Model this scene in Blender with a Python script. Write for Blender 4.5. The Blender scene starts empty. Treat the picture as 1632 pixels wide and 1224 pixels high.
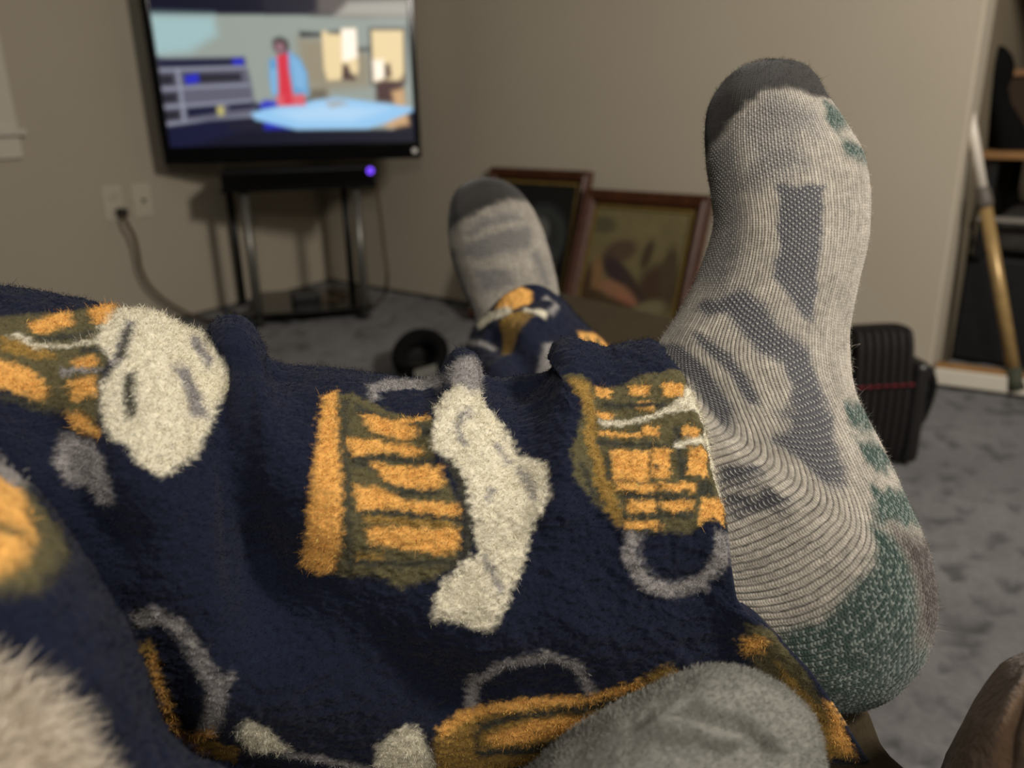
import bpy, bmesh, math, random
import numpy as np
from mathutils import Vector, Matrix

C = bpy.context.scene.collection
sc = bpy.context.scene
rng = np.random.default_rng(7)
random.seed(7)

# ---------------------------------------------------------------- camera
_upv = np.array([-81., 3814., 1325.]); _upv /= np.linalg.norm(_upv)
_f = np.array([0., 0., -1.]); _y = _f - _upv * (_f @ _upv); _y /= np.linalg.norm(_y)
_R = np.array([np.cross(_y, _upv), _y, _upv])
cam_data = bpy.data.cameras.new('camera')
cam = bpy.data.objects.new('camera', cam_data); C.objects.link(cam)
cam_data.sensor_width = 36.0
cam_data.lens = 36.0 * 1325.0 / 1632.0
cam_data.clip_start = 0.02
cam_data.dof.use_dof = True
cam_data.dof.focus_distance = 0.385
cam_data.dof.aperture_fstop = cam_data.lens / 4.0
m = Matrix([list(r) for r in _R]).to_4x4(); m.translation = Vector((0, 0, 0.75))
cam.matrix_world = m
sc.camera = cam

# ---------------------------------------------------------------- world, lights, exposure
world = bpy.data.worlds.new('room_dim'); sc.world = world; world.use_nodes = True
world.node_tree.nodes['Background'].inputs[0].default_value = (1.0, .92, .82, 1)
world.node_tree.nodes['Background'].inputs[1].default_value = .02


def area(name, loc, target, size, power, col):
    l = bpy.data.lights.new(name, 'AREA'); l.energy = power; l.size = size; l.color = col; l.shape = 'DISK'
    o = bpy.data.objects.new(name, l); C.objects.link(o); o.location = loc
    o.rotation_euler = (Vector(target) - Vector(loc)).to_track_quat('-Z', 'Y').to_euler()
    return o


area('lamp_light', (1.30, 0.0, 1.70), (1.0, 2.2, 0.7), .34, 46, (1.0, .925, .83))
area('ceiling_bounce', (0.3, 0.4, 2.3), (0.0, 1.0, 0.0), 1.6, 4, (1.0, .95, .88))
area('foreground_fill', (0.15, -0.75, 1.45), (0.0, 0.5, 0.4), .3, 8.5, (1.0, .93, .84))  # fill added behind the viewer to brighten the foreground
sc.view_settings.view_transform = 'Standard'
sc.view_settings.look = 'None'
sc.view_settings.gamma = 1.0
sc.view_settings.use_curve_mapping = False
sc.view_settings.exposure = 0.0

# ---------------------------------------------------------------- numeric core (numpy only)
F = 1325.0
CAM_H = 0.75
_up = np.array([-81., 3814., F]); _up /= np.linalg.norm(_up)
_fw = np.array([0., 0., -1.]); _Y = _fw - _up * (_fw @ _up); _Y /= np.linalg.norm(_Y); _X = np.cross(_Y, _up)
CM = np.array([_X, _Y, _up])            # world = CM @ camera
CC = np.array([0., 0., CAM_H])


def ray(p):
    p = np.asarray(p, float)
    d = np.stack([(p[..., 0] - 816) / F, -(p[..., 1] - 612) / F, -np.ones(p.shape[:-1])], -1)
    return d @ CM.T


def at(x, y, dep):
    return CC + ray(np.array([x, y], float)) * dep


def on_z(x, y, z=0.0):
    d = ray(np.array([x, y], float)); return CC + d * ((z - CAM_H) / d[2])


def on_plane(x, y, p, n):
    d = ray(np.array([x, y], float)); return CC + d * (((p - CC) @ n) / (d @ n))


def hsh(i, j, k):
    h = (i * 374761393 + j * 668265263 + k * 2147483647) & 0xffffffff
    h = ((h ^ (h >> 13)) * 1274126177) & 0xffffffff
    return ((h ^ (h >> 16)) & 0xffffff) / float(0xffffff)


def vnoise(P):
    P = np.asarray(P, float); i = np.floor(P).astype(np.int64); f = P - i; f = f * f * (3 - 2 * f)
    out = 0
    for a in (0, 1):
        wa = f[..., 0] if a else 1 - f[..., 0]
        for b in (0, 1):
            wb = f[..., 1] if b else 1 - f[..., 1]
            for c in (0, 1):
                wc = f[..., 2] if c else 1 - f[..., 2]
                out = out + wa * wb * wc * hsh(i[..., 0] + a, i[..., 1] + b, i[..., 2] + c)
    return out * 2 - 1


def fbm(P, o=3):
    s = 0; a = 1.0; t = 0
    for k in range(o):
        s = s + a * vnoise(P * 2 ** k + 17.3 * k); t += a; a *= .5
    return s / t


def cr(vals, s):
    """Catmull-Rom through rows of vals at float index s"""
    vals = np.asarray(vals, float); n = len(vals)
    i = np.clip(np.floor(s).astype(int), 0, n - 2); f = (s - i)[:, None]
    g = lambda k: vals[np.clip(k, 0, n - 1)]
    p0, p1, p2, p3 = g(i - 1), g(i), g(i + 1), g(i + 2)
    return .5 * ((2 * p1) + (-p0 + p2) * f + (2 * p0 - 5 * p1 + 4 * p2 - p3) * f ** 2 + (-p0 + 3 * p1 - 3 * p2 + p3) * f ** 3)


class Loft:
    """A closed tube lofted through cross sections: rows of
    (Tx,Ty, Mx,My, Bx,By, depth at the axis, half thickness)."""
    def __init__(self, rows, SU, SV, power=1.0, edge=None):
        self.edge = None if edge is None else np.array(edge, float)
        self.rows = np.array(rows, float); self.SU = SU; self.SV = SV; self.pw = power
        d = np.linalg.norm(np.diff(self.rows[:, 2:4], axis=0), axis=1) + .35 * np.linalg.norm(np.diff(self.rows[:, 0:2], axis=0), axis=1) + .35 * np.linalg.norm(np.diff(self.rows[:, 4:6], axis=0), axis=1)
        self.acc = np.concatenate([[0], np.cumsum(d)]); self.acc /= self.acc[-1]

    def px(self, u, v):
        """u in 0..1 along, v in 0..2 around (0..1 is the side towards the viewer)"""
        s = np.interp(u, self.acc, np.arange(len(self.acc)))
        k = cr(self.rows, s.ravel()); sh = u.shape
        k = k.reshape(sh + (8,))
        th = np.pi * v
        t = (1 - np.cos(th)) / 2
        sn = np.sin(th)
        T, M, B, D, r = k[..., 0:2], k[..., 2:4], k[..., 4:6], k[..., 6], k[..., 7]
        M2 = 2 * M - (T + B) / 2
        t = t[..., None]
        p = (1 - t) ** 2 * T + 2 * t * (1 - t) * M2 + t * t * B
        if self.edge is not None:
            # the cuff's own curve: the last part of the tube follows it
            w = np.clip((u - .72) / .28, 0, 1); w = w * w * (3 - 2 * w)
            e = self.edge
            end = self.rows[-1]; Me = 2 * end[2:4] - (end[0:2] + end[4:6]) / 2
            q = (1 - t) ** 2 * end[0:2] + 2 * t * (1 - t) * Me + t * t * end[4:6]
            p = p + np.stack([w * (np.interp(q[..., 1], e[:, 1], e[:, 0]) - q[..., 0]), 0 * w], -1)
        dep = D - r * np.sign(sn) * np.abs(sn) ** self.pw
        return p, dep

    def pos(self, u, v):
        p, dep = self.px(u, v)
        return CC + ray(p) * dep[..., None]

    def grid(self, nu, nv, front=.5):
        """front: the share of the rows around the tube that the viewer's half gets"""
        u = np.linspace(0, 1, nu)[:, None] * np.ones(nv)[None]
        nf = int(nv * front)
        vv = np.concatenate([np.arange(nf) / nf, 1 + np.arange(nv - nf) / (nv - nf)])
        v = vv[None] * np.ones(nu)[:, None]
        return u, v, self.pos(u, v)


def gnormals(P, wrap=True):
    du = np.gradient(P, axis=0)
    if wrap:
        dv = np.roll(P, -1, 1) - np.roll(P, 1, 1)
    else:
        dv = np.gradient(P, axis=1)
    n = np.cross(du, dv); n /= np.linalg.norm(n, axis=2, keepdims=True) + 1e-12
    return n


def poly_sd(A, B, poly):
    """signed distance (negative inside)"""
    p = np.asarray(poly, float); q = np.roll(p, -1, 0)
    d2 = np.full(A.shape, 1e9); ins = np.zeros(A.shape, bool)
    for (x0, y0), (x1, y1) in zip(p, q):
        ex, ey = x1 - x0, y1 - y0; L = ex * ex + ey * ey + 1e-18
        t = np.clip(((A - x0) * ex + (B - y0) * ey) / L, 0, 1)
        d2 = np.minimum(d2, (A - x0 - t * ex) ** 2 + (B - y0 - t * ey) ** 2)
        if y0 != y1:
            c = ((B >= min(y0, y1)) & (B < max(y0, y1))) & (A < x0 + (B - y0) * ex / ey)
            ins ^= c
    d = np.sqrt(d2)
    return np.where(ins, -d, d)


def paint(col, A, B, shapes, pal, soft):
    """lay the dyed shapes (in cloth coordinates) into a colour array"""
    for key, k, poly in shapes:
        s = soft * k
        p = np.asarray(poly)
        m = (A > p[:, 0].min() - s) & (A < p[:, 0].max() + s) & (B > p[:, 1].min() - s) & (B < p[:, 1].max() + s)
        if not m.any():
            continue
        d = poly_sd(A[m], B[m], p)
        w = np.clip(.5 - d / (2 * s), 0, 1)[:, None]; w = w * w * (3 - 2 * w)
        col[m] = col[m] * (1 - w) + np.array(pal[key]) * w
    return col


def fold(A, B, pts, wid):
    d2 = np.full(A.shape, 1e9)
    for (x0, y0), (x1, y1) in zip(pts[:-1], pts[1:]):
        ex, ey = x1 - x0, y1 - y0; L = ex * ex + ey * ey + 1e-18
        t = np.clip(((A - x0) * ex + (B - y0) * ey) / L, 0, 1)
        d2 = np.minimum(d2, (A - x0 - t * ex) ** 2 + (B - y0 - t * ey) ** 2)
    return np.exp(-d2 / wid ** 2)


# sections of the near leg, of the thigh fold in front of it, of the far leg and of the two socks
SHIN = Loft([
    (-594, 848, -594, 850, -594, 852, .33, .0008),
    (-584, 770, -582, 850, -580, 930, .33, .02),
    (-555, 640, -550, 850, -540, 1070, .33, .042),
    (-420, 500, -400, 850, -380, 1240, .33, .060),
    (-200, 462, -190, 830, -180, 1240, .34, .062),
    (0, 462, -10, 830, -20, 1246, .36, .064),
    (100, 480, 80, 830, 60, 1246, .37, .065),
    (190, 502, 170, 840, 150, 1246, .375, .065),
    (250, 514, 240, 850, 230, 1246, .38, .064),
    (310, 542, 300, 855, 300, 1246, .383, .062),
    (345, 545, 345, 860, 350, 1246, .385, .062),
    (370, 530, 375, 862, 390, 1246, .388, .062),
    (400, 558, 410, 864, 430, 1246, .39, .061),
    (430, 580, 450, 866, 470, 1246, .392, .061),
    (520, 587, 540, 870, 560, 1246, .397, .060),
    (610, 598, 630, 872, 650, 1246, .402, .060),
    (690, 605, 705, 875, 720, 1246, .406, .060),
    (718, 585, 730, 878, 750, 1246, .408, .060),
    (742, 572, 755, 880, 780, 1246, .409, .060),
    (766, 604, 785, 880, 810, 1246, .410, .060),
    (840, 602, 850, 880, 880, 1246, .413, .059),
    (888, 588, 905, 880, 960, 1246, .415, .060),
    (905, 563, 950, 880, 1030, 1246, .416, .060),
    (960, 562, 1010, 880, 1120, 1246, .417, .061),
    (1010, 549, 1075, 875, 1230, 1246, .419, .062),
    (1045, 549, 1135, 870, 1330, 1246, .420, .062),
    (1062, 572, 1163, 895, 1410, 1246, .421, .061)], .45, .28,
    edge=[(1045, 549), (1062, 572), (1096, 618), (1130, 700), (1150, 800), (1160, 900), (1170, 955), (1192, 985), (1240, 1018), (1287, 1066), (1335, 1135), (1392, 1224), (1405, 1246)])
THIGH = Loft([
    (-604, 598, -606, 600, -608, 602, .25, .0008),
    (-565, 550, -602, 608, -650, 664, .25, .014),
    (-480, 490, -575, 640, -680, 790, .25, .036),
    (-350, 500, -500, 700, -650, 900, .25, .05),
    (-120, 640, -300, 800, -480, 1000, .25, .05),
    (0, 735, -200, 900, -400, 1080, .25, .05),
    (62, 790, -140, 960, -350, 1150, .25, .05),
    (122, 868, -100, 1030, -330, 1220, .25, .05),
    (190, 975, -40, 1120, -300, 1290, .25, .05),
    (225, 1060, 0, 1220, -270, 1380, .252, .05),
    (248, 1145, 30, 1300, -230, 1460, .255, .05),
    (295, 1200, 80, 1380, -180, 1540, .26, .05),
    (400, 1240, 180, 1440, -80, 1600, .27, .05),
    (620, 1320, 400, 1480, 120, 1650, .29, .05)], .25, .18)
FARLEG = Loft([
    (757, 520, 838, 456, 902, 484, .865, .048),
    (750, 540, 846, 480, 925, 512, .86, .050),
    (742, 566, 850, 515, 962, 548, .84, .052),
    (738, 600, 860, 570, 990, 580, .80, .055),
    (730, 640, 860, 640, 1015, 640, .74, .055),
    (700, 720, 860, 730, 1040, 720, .66, .055)], .26, .20)
SOCK = Loft([
    (1220, 94, 1226, 94, 1232, 94, .452, .002),
    (1188, 102, 1226, 99, 1272, 99, .451, .016),
    (1160, 122, 1226, 112, 1298, 117, .450, .024),
    (1134, 158, 1226, 140, 1318, 150, .448, .030),
    (1123, 205, 1230, 185, 1345, 192, .446, .033),
    (1126, 255, 1236, 240, 1376, 244, .443, .035),
    (1134, 315, 1245, 305, 1387, 305, .440, .037),
    (1136, 368, 1250, 370, 1384, 380, .436, .037),
    (1112, 440, 1240, 445, 1366, 462, .431, .037),
    (1082, 500, 1222, 515, 1353, 540, .427, .038),
    (1052, 542, 1218, 575, 1364, 622, .423, .039),
    (1040, 556, 1238, 635, 1400, 702, .419, .040),
    (1032, 566, 1268, 700, 1443, 790, .415, .041),
    (1026, 574, 1292, 755, 1477, 868, .412, .042),
    (1020, 580, 1296, 792, 1493, 945, .410, .042),
    (1014, 586, 1272, 815, 1489, 1010, .409, .042),
    (1006, 592, 1240, 832, 1462, 1072, .409, .041),
    (996, 598, 1205, 848, 1415, 1117, .409, .039),
    (984, 604, 1165, 862, 1350, 1137, .409, .037),
    (965, 612, 1110, 870, 1280, 1120, .410, .036),
    (935, 622, 1030, 870, 1190, 1080, .411, .035),
    (890, 630, 930, 850, 1060, 1050, .411, .034)], .36, .16, .9)
SOCK2 = Loft([
    (768, 283, 772, 283, 776, 283, .93, .003),
    (742, 291, 772, 285, 806, 289, .93, .018),
    (722, 312, 775, 297, 832, 309, .93, .028),
    (714, 345, 782, 325, 852, 338, .925, .034),
    (715, 385, 795, 372, 868, 375, .92, .037),
    (724, 425, 806, 418, 880, 418, .915, .038),
    (740, 468, 818, 462, 889, 460, .905, .038),
    (756, 505, 828, 500, 895, 500, .89, .037),
    (764, 550, 838, 545, 905, 550, .87, .036),
    (770, 600, 850, 600, 915, 600, .84, .036)], .28, .127, .9)
# ---------------------------------------------------------------- dyed print and knitted zones, with shade painted on the socks' left sides, in each surface's own coordinates (metres along, metres around)
SHIN_PRINT = [
    ('olive', 1.2, [(0.2944, 0.0543), (0.3011, 0.0515), (0.3147, 0.0656), (0.3271, 0.073), (0.3316, 0.0824), (0.3282, 0.0983), (0.3372, 0.1152), (0.3395, 0.132), (0.3372, 0.1433), (0.3293, 0.1508), (0.3147, 0.1573), (0.3056, 0.1526), (0.291, 0.1536), (0.2944, 0.1199)]),
    ('dark', 1.2, [(0.3011, 0.0693), (0.3169, 0.0824), (0.3282, 0.0871), (0.3293, 0.0815), (0.3192, 0.0759), (0.3023, 0.0618)]),
    ('dark', 1.2, [(0.2989, 0.103), (0.3068, 0.1039), (0.3158, 0.1161), (0.3305, 0.1152), (0.3305, 0.1114), (0.3169, 0.1124), (0.309, 0.1002), (0.2989, 0.0993)]),
    ('dark', 1.2, [(0.3, 0.1274), (0.3158, 0.1264), (0.3383, 0.1274), (0.3383, 0.1245), (0.3169, 0.1227), (0.3, 0.1245)]),
    ('dark', 1.2, [(0.2966, 0.148), (0.3147, 0.1489), (0.3361, 0.1461), (0.3361, 0.1433), (0.3158, 0.1461), (0.2966, 0.1452)]),
    ('dark', 1.2, [(0.2966, 0.059), (0.2955, 0.1142), (0.2944, 0.1508), (0.2966, 0.1508), (0.2977, 0.1142), (0.2989, 0.0581)]),
    ('dark', 1, [(0.3, 0.1002), (0.3079, 0.0983), (0.3282, 0.0993), (0.3282, 0.0955), (0.3079, 0.0955), (0.3, 0.0974)]),
    ('gold', 1, [(0.2898, 0.0553), (0.2955, 0.0496), (0.2944, 0.0871), (0.2944, 0.1142), (0.2932, 0.1377), (0.2898, 0.1517), (0.2853, 0.1545), (0.2786, 0.1526), (0.2808, 0.1377), (0.2842, 0.1086), (0.2876, 0.0833)]),
    ('gold', 1, [(0.3034, 0.0702), (0.309, 0.0702), (0.3226, 0.0796), (0.3226, 0.0852), (0.318, 0.0871), (0.3068, 0.0805)]),
    ('gold', 1, [(0.3158, 0.073), (0.3259, 0.0712), (0.3271, 0.0749), (0.3158, 0.0768)]),
    ('gold', 1, [(0.2977, 0.0871), (0.3068, 0.0862), (0.3237, 0.0908), (0.3237, 0.0946), (0.3079, 0.0946), (0.2989, 0.0974)]),
    ('gold', 1, [(0.3056, 0.0993), (0.3135, 0.1011), (0.3316, 0.0993), (0.3316, 0.1105), (0.3259, 0.1124), (0.3169, 0.1114), (0.3102, 0.1077)]),
    ('gold', 1, [(0.2989, 0.1133), (0.3079, 0.1124), (0.318, 0.118), (0.3383, 0.1189), (0.3395, 0.1245), (0.3305, 0.1245), (0.3158, 0.1227), (0.3, 0.1236)]),
    ('gold', 1, [(0.3034, 0.1311), (0.3383, 0.1302), (0.3383, 0.1386), (0.3293, 0.1423), (0.3158, 0.1405), (0.3034, 0.1377)]),
    ('ogold', 1, [(0.3023, 0.1264), (0.335, 0.1274), (0.335, 0.1302), (0.3023, 0.1292)]),
    ('ogold', 1, [(0.2989, 0.1423), (0.3079, 0.1433), (0.3079, 0.1452), (0.2989, 0.1452)]),
    ('foam', 1, [(0.3305, 0.0627), (0.3372, 0.0571), (0.3508, 0.0496), (0.3575, 0.0656), (0.362, 0.089), (0.3711, 0.0983), (0.3722, 0.1142), (0.3665, 0.1283), (0.3632, 0.1452), (0.3553, 0.162), (0.3485, 0.1704), (0.3406, 0.1686), (0.3248, 0.1695), (0.3271, 0.1583), (0.3383, 0.1442), (0.3462, 0.1395), (0.3429, 0.1236), (0.3395, 0.1058), (0.3338, 0.0955), (0.3271, 0.0908), (0.3293, 0.0777)]),
    ('grey', 1, [(0.344, 0.0702), (0.3395, 0.0759), (0.3383, 0.0833), (0.3406, 0.0918), (0.3429, 0.0908), (0.3406, 0.0843), (0.3417, 0.0777), (0.3451, 0.0712)]),
    ('grey', 1, [(0.3541, 0.0833), (0.3564, 0.089), (0.3586, 0.0955), (0.3598, 0.0936), (0.3575, 0.0871), (0.3564, 0.0805)]),
    ('grey', 1, [(0.3508, 0.1171), (0.3541, 0.1105), (0.3519, 0.1086), (0.3496, 0.1152)]),
    ('grey', 1.2, [(0.3609, 0.0974), (0.3643, 0.1068), (0.3654, 0.1171), (0.3677, 0.1171), (0.3665, 0.1058), (0.362, 0.0955)]),
    ('grey', 1.2, [(0.3474, 0.1414), (0.3508, 0.1498), (0.353, 0.1564), (0.3553, 0.1555), (0.353, 0.1489), (0.3496, 0.1405)]),
    ('dark', 1, [(0.3327, 0.0974), (0.3383, 0.1096), (0.3406, 0.1348), (0.3383, 0.1414), (0.3417, 0.1423), (0.344, 0.1348), (0.3417, 0.1086), (0.3361, 0.0965)]),
    ('grey', 1.3, [(0.3124, 0.0515), (0.309, 0.0478), (0.3192, 0.0365), (0.3305, 0.0328), (0.3338, 0.0449), (0.3361, 0.0384), (0.3316, 0.0), (0.3192, 0.0131), (0.3068, 0.0384), (0.3079, 0.0581)]),
    ('grey', 1.3, [(0.3372, 0.0318), (0.3417, 0.0328), (0.3508, 0.0), (0.3508, 0.0403), (0.344, 0.0627), (0.3383, 0.0506)]),
    ('olive', 1, [(0.3868, 0.0468), (0.3947, 0.0524), (0.3981, 0.059), (0.4184, 0.0506), (0.4432, 0.0487), (0.4421, 0.0843), (0.45, 0.0993), (0.45, 0.1236), (0.4308, 0.1339), (0.406, 0.1311), (0.3925, 0.1199), (0.3823, 0.1068), (0.3812, 0.0918), (0.3914, 0.0693)]),
    ('gold', 0.7, [(0.3981, 0.0571), (0.4038, 0.0581), (0.4026, 0.0646), (0.397, 0.0637)]),
    ('gold', 0.7, [(0.4117, 0.0562), (0.4207, 0.0599), (0.4195, 0.0656), (0.4105, 0.0618)]),
    ('gold', 0.7, [(0.4274, 0.059), (0.4387, 0.0609), (0.4353, 0.0693), (0.4263, 0.0674)]),
    ('gold', 0.7, [(0.3959, 0.073), (0.4026, 0.074), (0.4015, 0.0777), (0.3959, 0.0768)]),
    ('gold', 0.7, [(0.3947, 0.0843), (0.4128, 0.0852), (0.4128, 0.088), (0.3947, 0.0871)]),
    ('gold', 0.7, [(0.4139, 0.0815), (0.4195, 0.0843), (0.4195, 0.089), (0.4128, 0.0862)]),
    ('gold', 0.7, [(0.4297, 0.0862), (0.4387, 0.0871), (0.4376, 0.0918), (0.4286, 0.0908)]),
    ('gold', 0.7, [(0.3992, 0.0936), (0.415, 0.0955), (0.4139, 0.1096), (0.3992, 0.1086)]),
    ('gold', 0.7, [(0.4162, 0.0946), (0.4241, 0.0965), (0.4229, 0.1096), (0.415, 0.1086)]),
    ('gold', 0.7, [(0.432, 0.0974), (0.4421, 0.0965), (0.4398, 0.1105), (0.4297, 0.1096)]),
    ('gold', 0.7, [(0.4004, 0.1096), (0.4162, 0.1114), (0.4162, 0.1152), (0.4004, 0.1133)]),
    ('gold', 0.7, [(0.4184, 0.1114), (0.4331, 0.1133), (0.432, 0.1171), (0.4173, 0.1142)]),
    ('gold', 0.7, [(0.4049, 0.1171), (0.4173, 0.1189), (0.4173, 0.1236), (0.4049, 0.1227)]),
    ('gold', 0.7, [(0.4184, 0.1189), (0.432, 0.1208), (0.432, 0.1255), (0.4184, 0.1227)]),
    ('gold', 0.7, [(0.4353, 0.1217), (0.45, 0.1142), (0.4477, 0.1255), (0.4342, 0.1311)]),
    ('gold', 0.7, [(0.4038, 0.1264), (0.4195, 0.1283), (0.4195, 0.1311), (0.4038, 0.1292)]),
    ('gold', 0.7, [(0.4139, 0.0674), (0.4207, 0.0702), (0.4195, 0.0749), (0.4128, 0.0721)]),
    ('ogold', 1, [(0.388, 0.0515), (0.3959, 0.0562), (0.3959, 0.0684), (0.3936, 0.0899), (0.4026, 0.1236), (0.4015, 0.1292), (0.3925, 0.1161), (0.3914, 0.1011), (0.388, 0.0871), (0.3914, 0.073)]),
    ('dark', 0.6, [(0.4094, 0.0562), (0.4117, 0.0684), (0.4117, 0.0852), (0.415, 0.1021), (0.4162, 0.1171), (0.4184, 0.132), (0.4195, 0.132), (0.4173, 0.1171), (0.415, 0.1021), (0.4128, 0.0852), (0.4117, 0.0684), (0.4105, 0.0562)]),
    ('dark', 0.8, [(0.3981, 0.0702), (0.4117, 0.0712), (0.4252, 0.0749), (0.4263, 0.0712), (0.4117, 0.0684), (0.3992, 0.0665)]),
    ('dark', 0.8, [(0.3936, 0.0918), (0.4083, 0.0927), (0.4274, 0.0965), (0.4274, 0.0946), (0.4083, 0.0899), (0.3936, 0.089)]),
    ('dark', 0.8, [(0.3992, 0.1096), (0.3981, 0.0983), (0.4004, 0.0927), (0.3992, 0.0918), (0.3959, 0.0983), (0.397, 0.1096)]),
    ('dark', 0.8, [(0.4026, 0.1171), (0.4184, 0.118), (0.4331, 0.1208), (0.4331, 0.1189), (0.4184, 0.1161), (0.4026, 0.1142)]),
    ('dark', 0.8, [(0.4026, 0.1255), (0.4184, 0.1264), (0.432, 0.1283), (0.432, 0.1255), (0.4184, 0.1245), (0.4026, 0.1236)]),
    ('dark', 0.8, [(0.4263, 0.0852), (0.4263, 0.0983), (0.4274, 0.1114), (0.4308, 0.1114), (0.4297, 0.0983), (0.4297, 0.0852)]),
    ('dark', 0.8, [(0.4342, 0.1124), (0.4421, 0.1124), (0.4432, 0.1171), (0.4342, 0.1208)]),
    ('dark', 0.8, [(0.3846, 0.1002), (0.3902, 0.1161), (0.3959, 0.1208), (0.397, 0.1189), (0.3925, 0.1152), (0.3868, 0.0993)]),
    ('dark', 0.6, [(0.4162, 0.1039), (0.4184, 0.1058), (0.4195, 0.1039), (0.4173, 0.1021)]),
    ('foam', 0.8, [(0.3959, 0.0787), (0.4195, 0.0768), (0.4342, 0.0702), (0.4477, 0.0515), (0.45, 0.0543), (0.45, 0.0665), (0.4455, 0.0768), (0.4252, 0.0777), (0.4128, 0.0796), (0.397, 0.0815)]),
    ('foam', 0.8, [(0.4263, 0.0936), (0.4432, 0.0899), (0.4421, 0.0946), (0.4274, 0.0965)]),
    ('foam', 0.8, [(0.441, 0.0759), (0.45, 0.0618), (0.45, 0.103), (0.45, 0.1142), (0.4477, 0.1152), (0.4455, 0.1002)]),
    ('grey', 1.2, [(0.4049, 0.1311), (0.4038, 0.1423), (0.4117, 0.1545), (0.4229, 0.1601), (0.4353, 0.1583), (0.45, 0.1395), (0.45, 0.1283), (0.4421, 0.133), (0.441, 0.1433), (0.4342, 0.1526), (0.4252, 0.1536), (0.4162, 0.1498), (0.4105, 0.1405), (0.4117, 0.133)]),
    ('lnavy', 0.8, [(0.4105, 0.1339), (0.4094, 0.1414), (0.4162, 0.1508), (0.4263, 0.1545), (0.4331, 0.1526), (0.4331, 0.1517), (0.4263, 0.1536), (0.4173, 0.1498), (0.4105, 0.1414), (0.4117, 0.1339)]),
    ('grey', 1.2, [(0.3406, 0.2144), (0.3429, 0.1995), (0.353, 0.1892), (0.3688, 0.1835), (0.3767, 0.1882), (0.3801, 0.2023), (0.3823, 0.2004), (0.3789, 0.1845), (0.3688, 0.1789), (0.3508, 0.1854), (0.3395, 0.1976), (0.3372, 0.2144)]),
    ('ogold', 1.2, [(0.3237, 0.2294), (0.3361, 0.2173), (0.3586, 0.2051), (0.3801, 0.2032), (0.3925, 0.1957), (0.406, 0.1873), (0.4094, 0.192), (0.3902, 0.2088), (0.3778, 0.2276), (0.3711, 0.251), (0.3677, 0.28), (0.3248, 0.28)]),
    ('gold', 1, [(0.3271, 0.2294), (0.3417, 0.2173), (0.3609, 0.2098), (0.3801, 0.207), (0.3959, 0.1985), (0.3959, 0.1938), (0.3801, 0.2032), (0.3598, 0.2051), (0.3406, 0.2135), (0.3248, 0.2247)]),
    ('gold', 1, [(0.344, 0.2276), (0.362, 0.2173), (0.3812, 0.2135), (0.3835, 0.2163), (0.3722, 0.2247), (0.3474, 0.2341)]),
    ('dark', 1, [(0.3417, 0.2247), (0.3586, 0.2163), (0.3778, 0.2126), (0.3936, 0.2032), (0.3925, 0.2004), (0.3778, 0.2088), (0.3575, 0.2126), (0.3406, 0.221)]),
    ('dark', 1, [(0.3395, 0.2238), (0.3406, 0.2425), (0.3598, 0.2397), (0.3778, 0.2285), (0.3767, 0.2238), (0.3598, 0.2332), (0.3417, 0.236), (0.3417, 0.2229)]),
    ('foam', 1.2, [(0.3023, 0.2313), (0.3124, 0.221), (0.318, 0.2229), (0.3226, 0.2425), (0.3248, 0.28), (0.3011, 0.28)]),
    ('foam', 1.2, [(0.2549, 0.2098), (0.2628, 0.2173), (0.2707, 0.2341), (0.256, 0.236), (0.2515, 0.221)]),
    ('grey', 1.3, [(0.2673, 0.2388), (0.2831, 0.2444), (0.3011, 0.2557), (0.3023, 0.2491), (0.2842, 0.2397), (0.2684, 0.2351)]),
    ('grey', 1.4, [(0.2154, 0.177), (0.2222, 0.1742), (0.2289, 0.1779), (0.2368, 0.1882), (0.2425, 0.1995), (0.2414, 0.2107), (0.2391, 0.2201), (0.2436, 0.2238), (0.247, 0.2126), (0.2481, 0.1967), (0.2414, 0.1835), (0.2335, 0.1723), (0.2222, 0.1676), (0.2132, 0.1714)]),
    ('grey', 1.2, [(0.2459, 0.1985), (0.2515, 0.192), (0.2504, 0.1901), (0.2436, 0.1967)]),
    ('lnavy', 1, [(0.2199, 0.1789), (0.2278, 0.177), (0.2346, 0.1845), (0.2357, 0.1835), (0.2278, 0.1751), (0.2199, 0.177)]),
    ('ogold', 1, [(0.2154, 0.1826), (0.2211, 0.2013), (0.2267, 0.2229), (0.2357, 0.2379), (0.2504, 0.2444), (0.2515, 0.2313), (0.238, 0.2276), (0.2323, 0.2182), (0.2267, 0.1985), (0.2211, 0.1807)]),
    ('gold', 1, [(0.2199, 0.1873), (0.2244, 0.2032), (0.2301, 0.2247), (0.2402, 0.2388), (0.2414, 0.2351), (0.2323, 0.2229), (0.2267, 0.2023), (0.2222, 0.1864)]),
    ('gold', 1, [(0.2357, 0.2238), (0.2436, 0.2182), (0.2447, 0.2247), (0.2368, 0.2276)]),
    ('olive', 1.4, [(0.1218, 0.0684), (0.1376, 0.0487), (0.1613, 0.0449), (0.1827, 0.0346), (0.203, 0.0084), (0.203, 0.0553), (0.1974, 0.074), (0.1985, 0.0871), (0.1962, 0.103), (0.185, 0.0936), (0.1737, 0.088), (0.1613, 0.0843), (0.1376, 0.0824)]),
    ('gold', 1.2, [(0.1692, 0.0506), (0.1726, 0.044), (0.185, 0.0309), (0.1861, 0.0449), (0.1726, 0.0553)]),
    ('gold', 1.2, [(0.1917, 0.0262), (0.203, 0.0), (0.1996, 0.0375), (0.194, 0.0412)]),
    ('gold', 1.2, [(0.1421, 0.0693), (0.1613, 0.0721), (0.1692, 0.074), (0.1793, 0.0815), (0.1771, 0.0862), (0.1613, 0.0843), (0.1421, 0.0824)]),
    ('gold', 1.2, [(0.1861, 0.0796), (0.1951, 0.0759), (0.1962, 0.0852), (0.1872, 0.088)]),
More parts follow.
